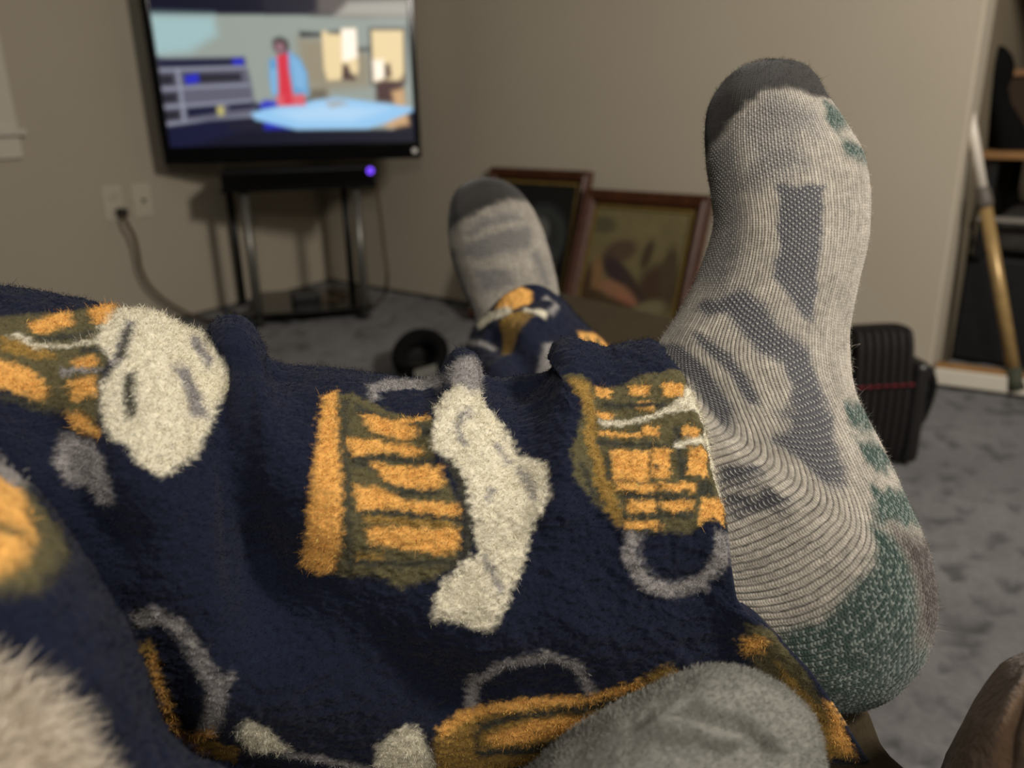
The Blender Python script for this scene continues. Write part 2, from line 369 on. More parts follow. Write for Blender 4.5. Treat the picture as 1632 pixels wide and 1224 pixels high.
    ('gold', 1.2, [(0.185, 0.0936), (0.1895, 0.0927), (0.1985, 0.1011), (0.1974, 0.1049), (0.1883, 0.1002)]),
    ('gold', 1, [(0.1872, 0.0684), (0.1951, 0.0637), (0.1962, 0.0693), (0.1883, 0.073)]),
    ('ogold', 1, [(0.1613, 0.059), (0.1737, 0.0618), (0.1816, 0.0684), (0.168, 0.0693), (0.1613, 0.0665)]),
    ('dark', 1.2, [(0.1489, 0.0908), (0.1692, 0.0899), (0.1793, 0.0927), (0.1805, 0.0899), (0.1692, 0.0871), (0.1489, 0.088)]),
    ('dark', 1.2, [(0.1895, 0.0637), (0.1974, 0.0627), (0.203, 0.0646), (0.2041, 0.0599), (0.1985, 0.0571), (0.1895, 0.059)]),
    ('dark', 1, [(0.1737, 0.0599), (0.1872, 0.0553), (0.194, 0.0487), (0.194, 0.0449), (0.1872, 0.0515), (0.1726, 0.0562)]),
    ('foam', 1, [(0.1635, 0.0581), (0.1726, 0.0637), (0.185, 0.0609), (0.1974, 0.0534), (0.1974, 0.0506), (0.185, 0.059), (0.1737, 0.0609), (0.1647, 0.0562)]),
    ('grey', 1, [(0.1827, 0.0759), (0.1974, 0.073), (0.1974, 0.0712), (0.1827, 0.073)]),
    ('foam', 1.3, [(0.203, 0.0178), (0.2199, 0.0), (0.2323, 0.0), (0.2459, 0.0365), (0.2504, 0.0599), (0.2459, 0.0702), (0.2414, 0.089), (0.2368, 0.1058), (0.2233, 0.118), (0.2132, 0.1142), (0.2086, 0.1068), (0.203, 0.1049), (0.1985, 0.0936), (0.1985, 0.0805), (0.203, 0.0684), (0.194, 0.0534), (0.1974, 0.0384)]),
    ('grey', 1.2, [(0.2064, 0.0328), (0.203, 0.059), (0.2008, 0.0684), (0.2041, 0.0702), (0.2064, 0.0599), (0.2098, 0.0356)]),
    ('dark', 1.2, [(0.2064, 0.0384), (0.203, 0.0637), (0.2064, 0.0646), (0.2086, 0.0403)]),
    ('dark', 1.3, [(0.2064, 0.074), (0.2064, 0.0852), (0.2086, 0.0965), (0.212, 0.0946), (0.2109, 0.0843), (0.2109, 0.073)]),
    ('grey', 1.5, [(0.2256, 0.0627), (0.2301, 0.0721), (0.2346, 0.0871), (0.2414, 0.0815), (0.2368, 0.0637), (0.2323, 0.0506)]),
    ('grey', 1.2, [(0.2312, 0.0318), (0.2414, 0.0468), (0.2436, 0.0421), (0.2335, 0.0187)]),
    ('grey', 1.5, [(0.1838, 0.1021), (0.194, 0.1058), (0.2008, 0.1152), (0.2053, 0.1302), (0.1985, 0.132), (0.194, 0.1245), (0.1861, 0.1255), (0.1816, 0.1161)]),
    ('olive', 1.2, [(0.4398, 0.1714), (0.4489, 0.1704), (0.4466, 0.1929), (0.4466, 0.2144), (0.4466, 0.2444), (0.4489, 0.28), (0.441, 0.28), (0.4398, 0.2276), (0.4376, 0.2041), (0.432, 0.192), (0.4308, 0.1807)]),
    ('gold', 1, [(0.4331, 0.1779), (0.441, 0.1761), (0.4365, 0.1835), (0.4308, 0.1864)]),
    ('ogold', 1, [(0.4387, 0.1864), (0.4444, 0.2051), (0.4455, 0.251), (0.441, 0.25), (0.4376, 0.2107)]),
    ('gold', 1, [(0.4477, 0.2004), (0.45, 0.2013), (0.4489, 0.2135), (0.4466, 0.2332), (0.4432, 0.2229)]),
    ('navy', 1, [(0.441, 0.2341), (0.4455, 0.2313), (0.4477, 0.2641), (0.4489, 0.28), (0.4353, 0.28)]),
]
SHIN_PRINT += [(k, s, [(a + da, b + SHIN.SV) for a, b in q]) for da in (-.14, .04) for k, s, q in SHIN_PRINT[:27]]
SHIN_FOLDS = [
    (0.0085, 0.016, [(0.2526, 0.0103), (0.2684, 0.0824), (0.2887, 0.1264)]),
    (-0.012, 0.014, [(0.247, 0.0571), (0.2515, 0.1086), (0.2594, 0.1442), (0.265, 0.1723)]),
    (0.006, 0.01, [(0.344, 0.0103), (0.3417, 0.0553), (0.3293, 0.0824)]),
    (0.008, 0.013, [(0.3925, 0.0112), (0.3756, 0.074), (0.3733, 0.1171)]),
    (-0.008, 0.014, [(0.3643, 0.0215), (0.3665, 0.0815), (0.3643, 0.1039)]),
    (-0.006, 0.012, [(0.2741, 0.0346), (0.2797, 0.088), (0.2797, 0.1208)]),
    (0.006, 0.02, [(0.2955, 0.1639), (0.3271, 0.1789), (0.3778, 0.1695)]),
    (-0.01, 0.02, [(0.2673, 0.1489), (0.2955, 0.1742), (0.3316, 0.2051)]),
    (0.006, 0.015, [(0.4387, 0.1695), (0.4421, 0.1854), (0.4455, 0.2257)]),
    (-0.007, 0.014, [(0.4342, 0.1629), (0.4286, 0.1826), (0.432, 0.2163)]),
    (0.005, 0.02, [(0.2143, 0.0234), (0.2233, 0.0815), (0.2222, 0.1171)]),
    (-0.01, 0.014, [(0.1748, 0.0927), (0.1883, 0.1227), (0.2075, 0.1442)]),
    (0.006, 0.02, [(0.2098, 0.1292), (0.2346, 0.1583), (0.2617, 0.2023)]),
]
THIGH_PRINT = [
    ('olive', 3, [(0.084, 0.0301), (0.1015, 0.0), (0.1134, 0.0114), (0.1222, 0.009), (0.1284, 0.0211), (0.1303, 0.0488), (0.1259, 0.062), (0.1134, 0.0765)]),
    ('gold', 2.5, [(0.0952, 0.0397), (0.1003, 0.0187), (0.109, 0.0151), (0.119, 0.0295), (0.1234, 0.0445), (0.1222, 0.0584), (0.1147, 0.0692)]),
    ('olive', 2.5, [(0.1084, 0.0608), (0.114, 0.0445), (0.1184, 0.0403), (0.1178, 0.0361), (0.1122, 0.0415), (0.1059, 0.059)]),
    ('grey', 3, [(0.0877, 0.0271), (0.0996, 0.0193), (0.1078, 0.0169), (0.1071, 0.0), (0.099, 0.0), (0.0865, 0.0126)]),
]
FARLEG_PRINT = [
    ('gold', 2, [(0.0111, 0.0575), (0.0, 0.0676), (0.0, 0.093), (0.0143, 0.105), (0.0313, 0.099), (0.0345, 0.0816), (0.0248, 0.0662)]),
    ('foam', 2, [(0.0274, 0.0361), (0.0287, 0.0528), (0.0443, 0.0796), (0.0261, 0.0763), (0.0065, 0.0448), (0.0, 0.0161)]),
    ('foam', 2, [(0.0469, 0.0903), (0.0554, 0.0997), (0.0645, 0.109), (0.0567, 0.113), (0.0469, 0.1023), (0.0378, 0.093)]),
    ('ogold', 2, [(0.0417, 0.0642), (0.0391, 0.0783), (0.0463, 0.095), (0.0606, 0.1003), (0.0795, 0.087), (0.099, 0.0682), (0.0775, 0.0642)]),
    ('grey', 2, [(0.0248, 0.1144), (0.0378, 0.1237), (0.0528, 0.1137), (0.0567, 0.1177), (0.0319, 0.1324), (0.0176, 0.1231)]),
    ('grey', 2, [(0.0339, 0.0), (0.0678, 0.0441), (0.0847, 0.0575), (0.0775, 0.0602), (0.0593, 0.0462), (0.0222, 0.0)]),
    ('foam', 2, [(0.0769, 0.0), (0.0945, 0.0261), (0.1258, 0.0388), (0.1232, 0.0448), (0.0925, 0.0334), (0.0717, 0.0161)]),
    ('grey', 2, [(0.1277, 0.095), (0.0938, 0.1057), (0.0919, 0.1124), (0.1043, 0.1157), (0.1355, 0.1117), (0.144, 0.0977)]),
    ('gold', 2, [(0.0645, 0.1445), (0.0502, 0.1813), (0.0802, 0.2), (0.1121, 0.1559), (0.1017, 0.1385)]),
    ('olive', 1.5, [(0.0697, 0.1505), (0.101, 0.1438), (0.099, 0.1472), (0.0652, 0.1559)]),
    ('olive', 1.5, [(0.0652, 0.1666), (0.103, 0.1538), (0.1017, 0.1572), (0.058, 0.1799)]),
    ('ogold', 2, [(0.1394, 0.095), (0.1264, 0.1043), (0.1355, 0.1164), (0.1505, 0.109)]),
    ('grey', 1.5, [(0.1062, 0.1197), (0.0932, 0.1298), (0.0971, 0.1291), (0.0906, 0.1338), (0.086, 0.1291), (0.1017, 0.1177)]),
]
SOCK_ZONES = [
    ('mesh', 1, [(0.0749, 0.0781), (0.074, 0.1076), (0.1074, 0.1033), (0.1435, 0.1092), (0.1426, 0.1033), (0.1335, 0.092), (0.1218, 0.0755)]),
    ('mesh', 1.5, [(0.1426, 0.0289), (0.1299, 0.053), (0.1353, 0.0738), (0.148, 0.0867), (0.157, 0.1076), (0.1777, 0.1108), (0.2183, 0.0947), (0.2265, 0.0856), (0.2202, 0.0765), (0.2211, 0.0669), (0.194, 0.0819), (0.175, 0.092), (0.1651, 0.0894), (0.1633, 0.0776), (0.1444, 0.0551), (0.1471, 0.0428)]),
    ('mesh', 1.5, [(0.1723, 0.0107), (0.1687, 0.0321), (0.1859, 0.0492), (0.212, 0.0546), (0.2292, 0.0535), (0.24, 0.0519), (0.2265, 0.0417), (0.2057, 0.0364)]),
    ('mesh', 1.2, [(0.1579, 0.0369), (0.1669, 0.061), (0.1823, 0.0706), (0.1976, 0.0701), (0.1985, 0.0637), (0.1805, 0.0594)]),
    ('mesh', 1, [(0.2635, 0.0599), (0.2472, 0.0626), (0.2454, 0.0658), (0.2544, 0.068), (0.2734, 0.0658)]),
    ('mesh', 1, [(0.2761, 0.068), (0.2508, 0.0717), (0.2481, 0.0771), (0.2544, 0.0776), (0.2815, 0.0722)]),
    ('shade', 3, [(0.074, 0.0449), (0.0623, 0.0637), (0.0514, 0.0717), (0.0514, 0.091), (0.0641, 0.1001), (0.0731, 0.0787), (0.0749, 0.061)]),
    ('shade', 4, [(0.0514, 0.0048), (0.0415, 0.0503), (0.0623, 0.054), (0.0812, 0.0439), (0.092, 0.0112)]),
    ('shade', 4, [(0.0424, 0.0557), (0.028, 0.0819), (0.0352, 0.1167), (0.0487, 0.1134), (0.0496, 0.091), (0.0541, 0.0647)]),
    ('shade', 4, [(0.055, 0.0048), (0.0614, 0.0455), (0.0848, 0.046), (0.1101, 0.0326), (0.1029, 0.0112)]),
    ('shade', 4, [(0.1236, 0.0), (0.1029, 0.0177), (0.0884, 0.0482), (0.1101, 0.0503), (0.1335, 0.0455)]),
    ('cap_and_shadow', 1.2, [(0.055, 0.0), (0.0325, 0.0), (0.0081, 0.0), (0.0099, 0.16), (0.028, 0.1472), (0.0262, 0.1247), (0.0235, 0.1006), (0.0244, 0.0792), (0.0289, 0.0631), (0.0379, 0.0471), (0.0478, 0.0294), (0.0532, 0.0123)]),
    ('green', 1.5, [(0.028, 0.1332), (0.0334, 0.16), (0.0433, 0.1541), (0.046, 0.1263), (0.0397, 0.1241)]),
    ('green', 1.5, [(0.0487, 0.129), (0.0541, 0.1557), (0.0632, 0.16), (0.0605, 0.1343), (0.0577, 0.1263)]),
    ('green', 1.2, [(0.175, 0.1247), (0.1705, 0.16), (0.1814, 0.16), (0.1841, 0.1482), (0.1859, 0.1199)]),
    ('green', 1.2, [(0.1904, 0.1177), (0.1868, 0.1434), (0.1958, 0.16), (0.2012, 0.1316), (0.2012, 0.1199)]),
    ('green', 1.2, [(0.2111, 0.1134), (0.2039, 0.16), (0.2174, 0.16), (0.2238, 0.1204), (0.2301, 0.1043)]),
    ('green', 1.2, [(0.2319, 0.1022), (0.2211, 0.16), (0.2409, 0.16), (0.2571, 0.16), (0.2734, 0.16), (0.2977, 0.16), (0.295, 0.1092), (0.2869, 0.107), (0.2752, 0.1076), (0.2617, 0.1049), (0.2481, 0.1043), (0.24, 0.1054)]),
    ('brown', 2, [(0.2265, 0.1145), (0.2211, 0.16), (0.2409, 0.16), (0.2535, 0.16), (0.2535, 0.137), (0.24, 0.1284), (0.2328, 0.1199)]),
]
SOCK2_ZONES = [
    ('cap_and_shadow', 2, [(0.0779, 0.0), (0.0512, 0.0), (0.014, 0.0), (0.007, 0.127), (0.04, 0.127), (0.0379, 0.1113), (0.0505, 0.0748), (0.0618, 0.0493), (0.0674, 0.0319)]),
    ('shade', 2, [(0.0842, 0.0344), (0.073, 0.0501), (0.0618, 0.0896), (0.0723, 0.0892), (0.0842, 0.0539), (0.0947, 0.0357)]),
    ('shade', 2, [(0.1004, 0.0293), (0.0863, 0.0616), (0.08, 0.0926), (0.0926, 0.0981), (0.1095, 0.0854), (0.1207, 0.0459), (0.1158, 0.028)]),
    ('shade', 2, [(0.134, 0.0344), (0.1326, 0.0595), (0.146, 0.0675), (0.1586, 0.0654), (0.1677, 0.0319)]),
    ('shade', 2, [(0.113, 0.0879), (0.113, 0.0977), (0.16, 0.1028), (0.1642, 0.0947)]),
    ('light', 1.5, [(0.0912, 0.0285), (0.0814, 0.0569), (0.073, 0.0934), (0.0786, 0.0917), (0.0877, 0.0586), (0.0989, 0.0323)]),
    ('light', 1.5, [(0.1235, 0.0297), (0.127, 0.0603), (0.1088, 0.0926), (0.1144, 0.0926), (0.1354, 0.059), (0.1291, 0.0285)]),
    ('cap_and_shadow', 3, [(0.1032, 0.0), (0.1046, 0.0127), (0.1754, 0.0136), (0.2105, 0.0047), (0.2084, 0.0), (0.1453, 0.0)]),  # shadow on the left side, painted in the charcoal toe colour
]
TV_SHAPES = [
    ('wall', 1, [(-0.0118, 0.8002), (1.0162, 0.7913), (1.7715, 0.7694), (1.7852, 0.2154), (1.6217, 0.0803), (0.9125, 0.0959), (0.5918, 0.3028), (0.018, 0.5526), (-0.0354, 0.5839)]),
    ('cyan', 3, [(-0.0118, 0.8002), (0.4203, 0.7864), (0.4282, 0.6803), (0.2234, 0.5806), (-0.0155, 0.5632)]),
    ('ltop', 2, [(1.1668, 1.0746), (1.7677, 1.0727), (1.7866, 0.8103), (1.4759, 0.772), (1.0884, 0.7907), (1.0934, 0.8362)]),
    ('glow', 2, [(1.3621, 0.8645), (1.7908, 0.8716), (1.7839, 0.7692), (1.2571, 0.7821)]),
    ('dim', 2, [(0.6958, 1.0761), (1.1668, 1.0746), (1.1378, 0.8004), (0.7781, 0.8034)]),
    ('tan', 3, [(0.9764, 0.6538), (1.3412, 0.6393), (1.4803, 0.5329), (1.4651, 0.3519), (1.1632, 0.3356), (1.0068, 0.381)]),
    ('shelf', 1.2, [(-0.0064, 0.5478), (0.6003, 0.5447), (0.6275, 0.3872), (0.6374, 0.1836), (-0.0432, 0.1223)]),
    ('navy', 1.2, [(-0.0023, 0.5374), (0.5935, 0.5396), (0.5932, 0.4928), (0.0016, 0.491)]),
    ('blue', 1, [(0.5148, 0.5355), (0.5898, 0.5386), (0.5865, 0.4971), (0.512, 0.4982)]),
    ('dk', 1, [(-0.0019, 0.4497), (0.0952, 0.4482), (0.0908, 0.3856), (-0.0051, 0.382)]),
    ('dk', 1, [(0.1613, 0.4524), (0.5634, 0.4514), (0.5622, 0.3989), (0.1572, 0.3897)]),
    ('blue', 1, [(0.1648, 0.4367), (0.2626, 0.4508), (0.2641, 0.3985), (0.1743, 0.3842)]),
    ('dk', 1, [(-0.0072, 0.3348), (0.101, 0.3381), (0.0975, 0.28), (-0.0119, 0.2715)]),
    ('dk', 1, [(-0.0131, 0.2289), (0.1018, 0.232), (0.0983, 0.1731), (-0.0143, 0.1647)]),
    ('navy', 1, [(0.1516, 0.2417), (0.3655, 0.2536), (0.3645, 0.2053), (0.1483, 0.1828)]),
    ('navy', 1, [(0.4452, 0.2574), (0.6242, 0.2701), (0.6254, 0.2325), (0.4459, 0.2199)]),
    ('yel', 1, [(0.3642, 0.2451), (0.4076, 0.2507), (0.4079, 0.1937), (0.3661, 0.1913)]),
    ('line', 0.8, [(-0.0137, 0.4696), (0.6035, 0.478), (0.6047, 0.4906), (-0.012, 0.4819)]),
    ('line', 0.8, [(-0.0153, 0.3549), (0.6135, 0.3705), (0.6145, 0.3832), (-0.0139, 0.3674)]),
    ('line', 0.8, [(-0.016, 0.2439), (0.6192, 0.2745), (0.6198, 0.2873), (-0.015, 0.2566)]),
    ('line', 0.8, [(-0.028, 0.136), (0.6253, 0.1785), (0.6256, 0.1936), (-0.0271, 0.151)]),
    ('line', 0.8, [(0.1156, 0.4778), (0.119, 0.3526), (0.1146, 0.1611), (0.1316, 0.1626), (0.1359, 0.3543), (0.1323, 0.48)]),
    ('navy', 1.5, [(-0.0441, 0.1169), (0.3042, 0.1688), (0.5745, 0.1741), (0.6886, 0.1008), (0.5135, 0.0882), (-0.0483, -0.0522)]),
    ('dim', 2, [(0.4214, 0.1339), (0.5723, 0.1578), (0.6921, 0.1281), (0.6758, 0.0978), (0.4416, 0.1029)]),
    ('tan', 2, [(1.0415, 0.3591), (1.1665, 0.3677), (1.1713, 0.2923), (1.0334, 0.2841)]),
    ('ped', 1.5, [(1.0392, 0.3377), (1.1513, 0.3411), (1.1572, 0.2764), (1.026, 0.2734)]),
    ('dk', 1, [(0.9992, 0.6946), (1.0774, 0.6887), (1.1742, 0.6846), (1.2854, 0.6968), (1.2829, 0.671), (1.123, 0.6604), (1.0012, 0.6586)]),
    ('cream', 1, [(1.1563, 0.6878), (1.1814, 0.6948), (1.204, 0.677), (1.2829, 0.671), (1.2981, 0.7018), (1.3965, 0.7059), (1.3968, 0.46), (1.3768, 0.4177), (1.3019, 0.4826), (1.2628, 0.3982), (1.1692, 0.3943), (1.1515, 0.4636)]),
    ('white', 1, [(1.3007, 0.7038), (1.3987, 0.7028), (1.3934, 0.5341), (1.3296, 0.5139), (1.2863, 0.5145)]),
    ('brown', 1, [(1.2843, 0.4934), (1.3272, 0.4875), (1.3342, 0.429), (1.3731, 0.4178), (1.3657, 0.3912), (1.2752, 0.398)]),
    ('dk', 1.5, [(1.4082, 0.5884), (1.4976, 0.5905), (1.4961, 0.5727), (1.4066, 0.5707)]),
    ('dk', 1.2, [(1.4927, 0.7101), (1.7524, 0.7075), (1.7367, 0.369), (1.4786, 0.3625)]),
    ('cream', 1, [(1.5087, 0.6945), (1.7351, 0.6921), (1.7223, 0.38), (1.4987, 0.3783)]),
    ('white', 1.5, [(1.5059, 0.5114), (1.5787, 0.5157), (1.5825, 0.4038), (1.5054, 0.3835)]),
    ('brown', 1.2, [(1.5891, 0.4891), (1.6267, 0.4885), (1.6337, 0.4137), (1.5817, 0.393)]),
    ('brown', 1.5, [(1.5109, 0.3727), (1.5817, 0.393), (1.6818, 0.3807), (1.7227, 0.423), (1.71, 0.2388), (1.5075, 0.2536)]),
    ('orange', 1.5, [(1.6265, 0.3167), (1.7167, 0.3368), (1.7212, 0.2167), (1.6454, 0.2291)]),
    ('orange', 1.5, [(1.547, 0.1097), (1.6278, 0.1634), (1.731, 0.1724), (1.7394, 0.1056), (1.5965, 0.0864)]),
    ('blue', 1.5, [(0.6657, 0.2586), (0.7116, 0.2814), (0.7844, 0.2725), (0.8044, 0.2344), (0.6785, 0.2153)]),
    ('blue', 1.5, [(0.6839, 0.1609), (0.7939, 0.1477), (0.8757, 0.1022), (0.6886, 0.1008)]),
    ('navy', 1.5, [(0.9832, 0.2796), (1.0334, 0.2841), (1.0299, 0.2517), (0.9802, 0.2527)]),
    ('table', 1, [(0.6027, 0.2006), (0.6792, 0.2206), (1.0819, 0.2724), (1.221, 0.2893), (1.7596, 0.2159), (1.7773, 0.1935), (1.5734, 0.1203), (1.4302, 0.0878), (0.9122, 0.0926), (0.6223, 0.1622)]),
    ('table2', 3, [(0.7758, 0.2025), (1.142, 0.2496), (1.5802, 0.2084), (1.32, 0.1367), (0.9431, 0.1446)]),
    ('glow', 2, [(1.1431, 0.2604), (1.2442, 0.2694), (1.2923, 0.2467), (1.1773, 0.2272)]),
    ('jacket', 1, [(0.7695, 0.5268), (0.8236, 0.5417), (0.9071, 0.5801), (0.9866, 0.5291), (1.0262, 0.4444), (1.0258, 0.3057), (0.9127, 0.3131), (0.9036, 0.4462), (0.8258, 0.5104), (0.8061, 0.299), (0.7644, 0.3104), (0.757, 0.4274)]),
    ('jack2', 1.5, [(0.9171, 0.5613), (0.9842, 0.5082), (1.0177, 0.4233), (1.0009, 0.3277), (0.9305, 0.3609)]),
    ('jack2', 1, [(0.772, 0.4693), (0.8109, 0.4687), (0.7964, 0.3205), (0.7633, 0.3211)]),
    ('red', 1, [(0.8248, 0.5521), (0.9064, 0.5739), (0.9011, 0.4463), (0.9133, 0.297), (0.8083, 0.2667), (0.8216, 0.4264)]),
    ('pink', 1, [(0.7908, 0.3046), (0.993, 0.3117), (0.9939, 0.2416), (0.7993, 0.2431)]),
    ('red', 1, [(0.8381, 0.3091), (0.9059, 0.3079), (0.899, 0.2488), (0.8434, 0.2499)]),
    ('hair', 1.2, [(0.8023, 0.6146), (0.8128, 0.6505), (0.8626, 0.6633), (0.9087, 0.6442), (0.9195, 0.6028), (0.9001, 0.5719), (0.8564, 0.5621), (0.8153, 0.573)]),
    ('face', 1.2, [(0.8217, 0.6246), (0.8649, 0.6324), (0.889, 0.6114), (0.8801, 0.5774), (0.8425, 0.5675), (0.8208, 0.5885)]),
]

# ---------------------------------------------------------------- helpers
def lin(*c):
    c = np.array(c, float) / 255.0
    return tuple(np.where(c <= .04045, c / 12.92, ((c + .055) / 1.055) ** 2.4))


def tag(o, label=None, cat=None, group=None, kind=None):
    for k, v in (('label', label), ('category', cat), ('group', group), ('kind', kind)):
        if v: o[k] = v
    return o


def empty(name, loc, label=None, cat=None, kind=None):
    o = bpy.data.objects.new(name, None); C.objects.link(o); o.location = tuple(loc); o.empty_display_size = .05
    return tag(o, label, cat, None, kind)


def link(name, me, mat, parent=None):
    o = bpy.data.objects.new(name, me); C.objects.link(o)
    if mat: me.materials.append(mat)
    if parent:
        o.parent = parent; p = parent; off = Vector((0, 0, 0))
        while p: off += p.location; p = p.parent
        o.location = -off
    return o


def mat(name, col, rough=.8, spec=.3, metal=0.0, var=0.0, vscale=30, bump=0.0, bscale=200, emit=None, attr=None, sheen=0.0, col2=None, trans=0.0):
    m = bpy.data.materials.new(name); m.use_nodes = True
    nt = m.node_tree; n = nt.nodes; l = nt.links; b = n['Principled BSDF']
    b.inputs['Roughness'].default_value = rough; b.inputs['Metallic'].default_value = metal
    b.inputs['Specular IOR Level'].default_value = spec
    if sheen:
        b.inputs['Sheen Weight'].default_value = sheen; b.inputs['Sheen Roughness'].default_value = .6
    geo = n.new('ShaderNodeTexCoord')
    src = None
    if attr:
        a = n.new('ShaderNodeAttribute'); a.attribute_name = attr; src = a.outputs['Color']
    else:
        b.inputs['Base Color'].default_value = (*col, 1)
    if var or col2:
        t = n.new('ShaderNodeTexNoise'); t.inputs['Scale'].default_value = vscale; t.inputs['Detail'].default_value = 5
        l.new(geo.outputs['Object'], t.inputs['Vector'])
        r = n.new('ShaderNodeMapRange'); r.inputs[1].default_value = .3; r.inputs[2].default_value = .7
        l.new(t.outputs['Fac'], r.inputs[0])
        mx = n.new('ShaderNodeMix'); mx.data_type = 'RGBA'
        if col2:
            l.new(r.outputs[0], mx.inputs[0])
            mx.inputs[6].default_value = (*col, 1); mx.inputs[7].default_value = (*col2, 1)
        else:
            r.inputs[3].default_value = 1 - var; r.inputs[4].default_value = 1 + var
            mx.blend_type = 'MULTIPLY'; mx.inputs[0].default_value = 1.0
            if src: l.new(src, mx.inputs[6])
            else: mx.inputs[6].default_value = (*col, 1)
            l.new(r.outputs[0], mx.inputs[7])
        src = mx.outputs[2]
    if src: l.new(src, b.inputs['Base Color'])
    if bump:
        t = n.new('ShaderNodeTexNoise'); t.inputs['Scale'].default_value = bscale; t.inputs['Detail'].default_value = 4
        l.new(geo.outputs['Object'], t.inputs['Vector'])
        bp = n.new('ShaderNodeBump'); bp.inputs['Strength'].default_value = bump; bp.inputs['Distance'].default_value = .002
        l.new(t.outputs['Fac'], bp.inputs['Height']); l.new(bp.outputs[0], b.inputs['Normal'])
    if emit is not None:
        if src: l.new(src, b.inputs['Emission Color'])
        else: b.inputs['Emission Color'].default_value = (*col, 1)
        b.inputs['Emission Strength'].default_value = emit
    return m


def mesh_np(name, verts, faces, col=None, smooth=True):
    """verts (n,3), faces list of arrays (k,4) / (k,3)"""
    me = bpy.data.meshes.new(name)
    verts = np.ascontiguousarray(verts, dtype=np.float32)
    me.vertices.add(len(verts)); me.vertices.foreach_set('co', verts.ravel())
    idx = np.concatenate([f.ravel() for f in faces]).astype(np.int32)
    tot = np.concatenate([np.full(len(f), f.shape[1]) for f in faces]).astype(np.int32)
    st = np.concatenate([[0], np.cumsum(tot)[:-1]]).astype(np.int32)
    me.loops.add(len(idx)); me.loops.foreach_set('vertex_index', idx)
    me.polygons.add(len(tot)); me.polygons.foreach_set('loop_start', st)
    me.polygons.foreach_set('use_smooth', np.full(len(tot), smooth))
    me.update(calc_edges=True)
    if col is not None:
        a = me.color_attributes.new('dye', 'FLOAT_COLOR', 'POINT')
        c4 = np.ones((len(verts), 4), np.float32); c4[:, :3] = col
        a.data.foreach_set('color', c4.ravel())
    return me


def grid_faces(nu, nv, off=0, wrap=True, flip=False):
    i = np.arange(nu - 1)[:, None]; j = np.arange(nv if wrap else nv - 1)[None]
    j2 = (j + 1) % nv
    f = np.stack([i * nv + j, (i + 1) * nv + j, (i + 1) * nv + j2, i * nv + j2], -1).reshape(-1, 4) + off
    return f[:, ::-1] if flip else f


def outward(P, N, wrap=True):
    """make the normals of a tube point away from its axis"""
    if not wrap: return N, False
    c = P.mean(1, keepdims=True)
    s = ((P - c) * N).sum()
    return (N, False) if s > 0 else (-N, True)


def fibres(name, P, N, colr, count, length, width, spread, parent, material, lean=(0, 0, 0), lenvar=.5, curl=.5, weight=None, label=None, lscale=None, vary=.1):
    nu, nv = P.shape[:2]
    Pf = P.reshape(-1, 3); Nf = N.reshape(-1, 3); Cf = colr.reshape(-1, 3)
    e1 = np.linalg.norm(np.gradient(P, axis=0), axis=2); e2 = np.linalg.norm(np.roll(P, -1, 1) - P, axis=2)
    w = (e1 * np.minimum(e2, .01)).ravel()
    if weight is not None: w = w * weight.ravel()
    k = rng.choice(len(Pf), count, p=w / w.sum())
    cell = max(e1.mean(), e2.mean())
    root = Pf[k] + rng.normal(0, cell * .6, (count, 3)); n = Nf[k]
    d = n + rng.normal(0, spread, (count, 3)) + np.array(lean); d /= np.linalg.norm(d, axis=1, keepdims=True)
    L = (length * (1 - lenvar + 2 * lenvar * rng.random(count)))[:, None]
    if lscale is not None: L = L * lscale.ravel()[k][:, None]
    side = np.cross(d, rng.normal(0, 1, (count, 3))); side /= np.linalg.norm(side, axis=1, keepdims=True) + 1e-9
    mid = root + d * L * .5
    d2 = d + rng.normal(0, curl, (count, 3)); d2 /= np.linalg.norm(d2, axis=1, keepdims=True)
    tip = mid + d2 * L * .5
    V = np.stack([root - side * width / 2, root + side * width / 2, mid + side * width * .4, mid - side * width * .4, tip], 1).reshape(-1, 3)
    b = np.arange(count)[:, None] * 5
    f4 = b + np.array([[0, 1, 2, 3]]); f3 = b + np.array([[3, 2, 4]])
    cc = Cf[k] * (1 + rng.normal(0, vary, (count, 1)))
    me = mesh_np(name, V, [f4, f3], np.repeat(np.clip(cc, 0, 1), 5, 0), smooth=False)
    o = link(name, me, material, parent); o['kind'] = 'stuff'
    if label: o['label'] = label
    return o


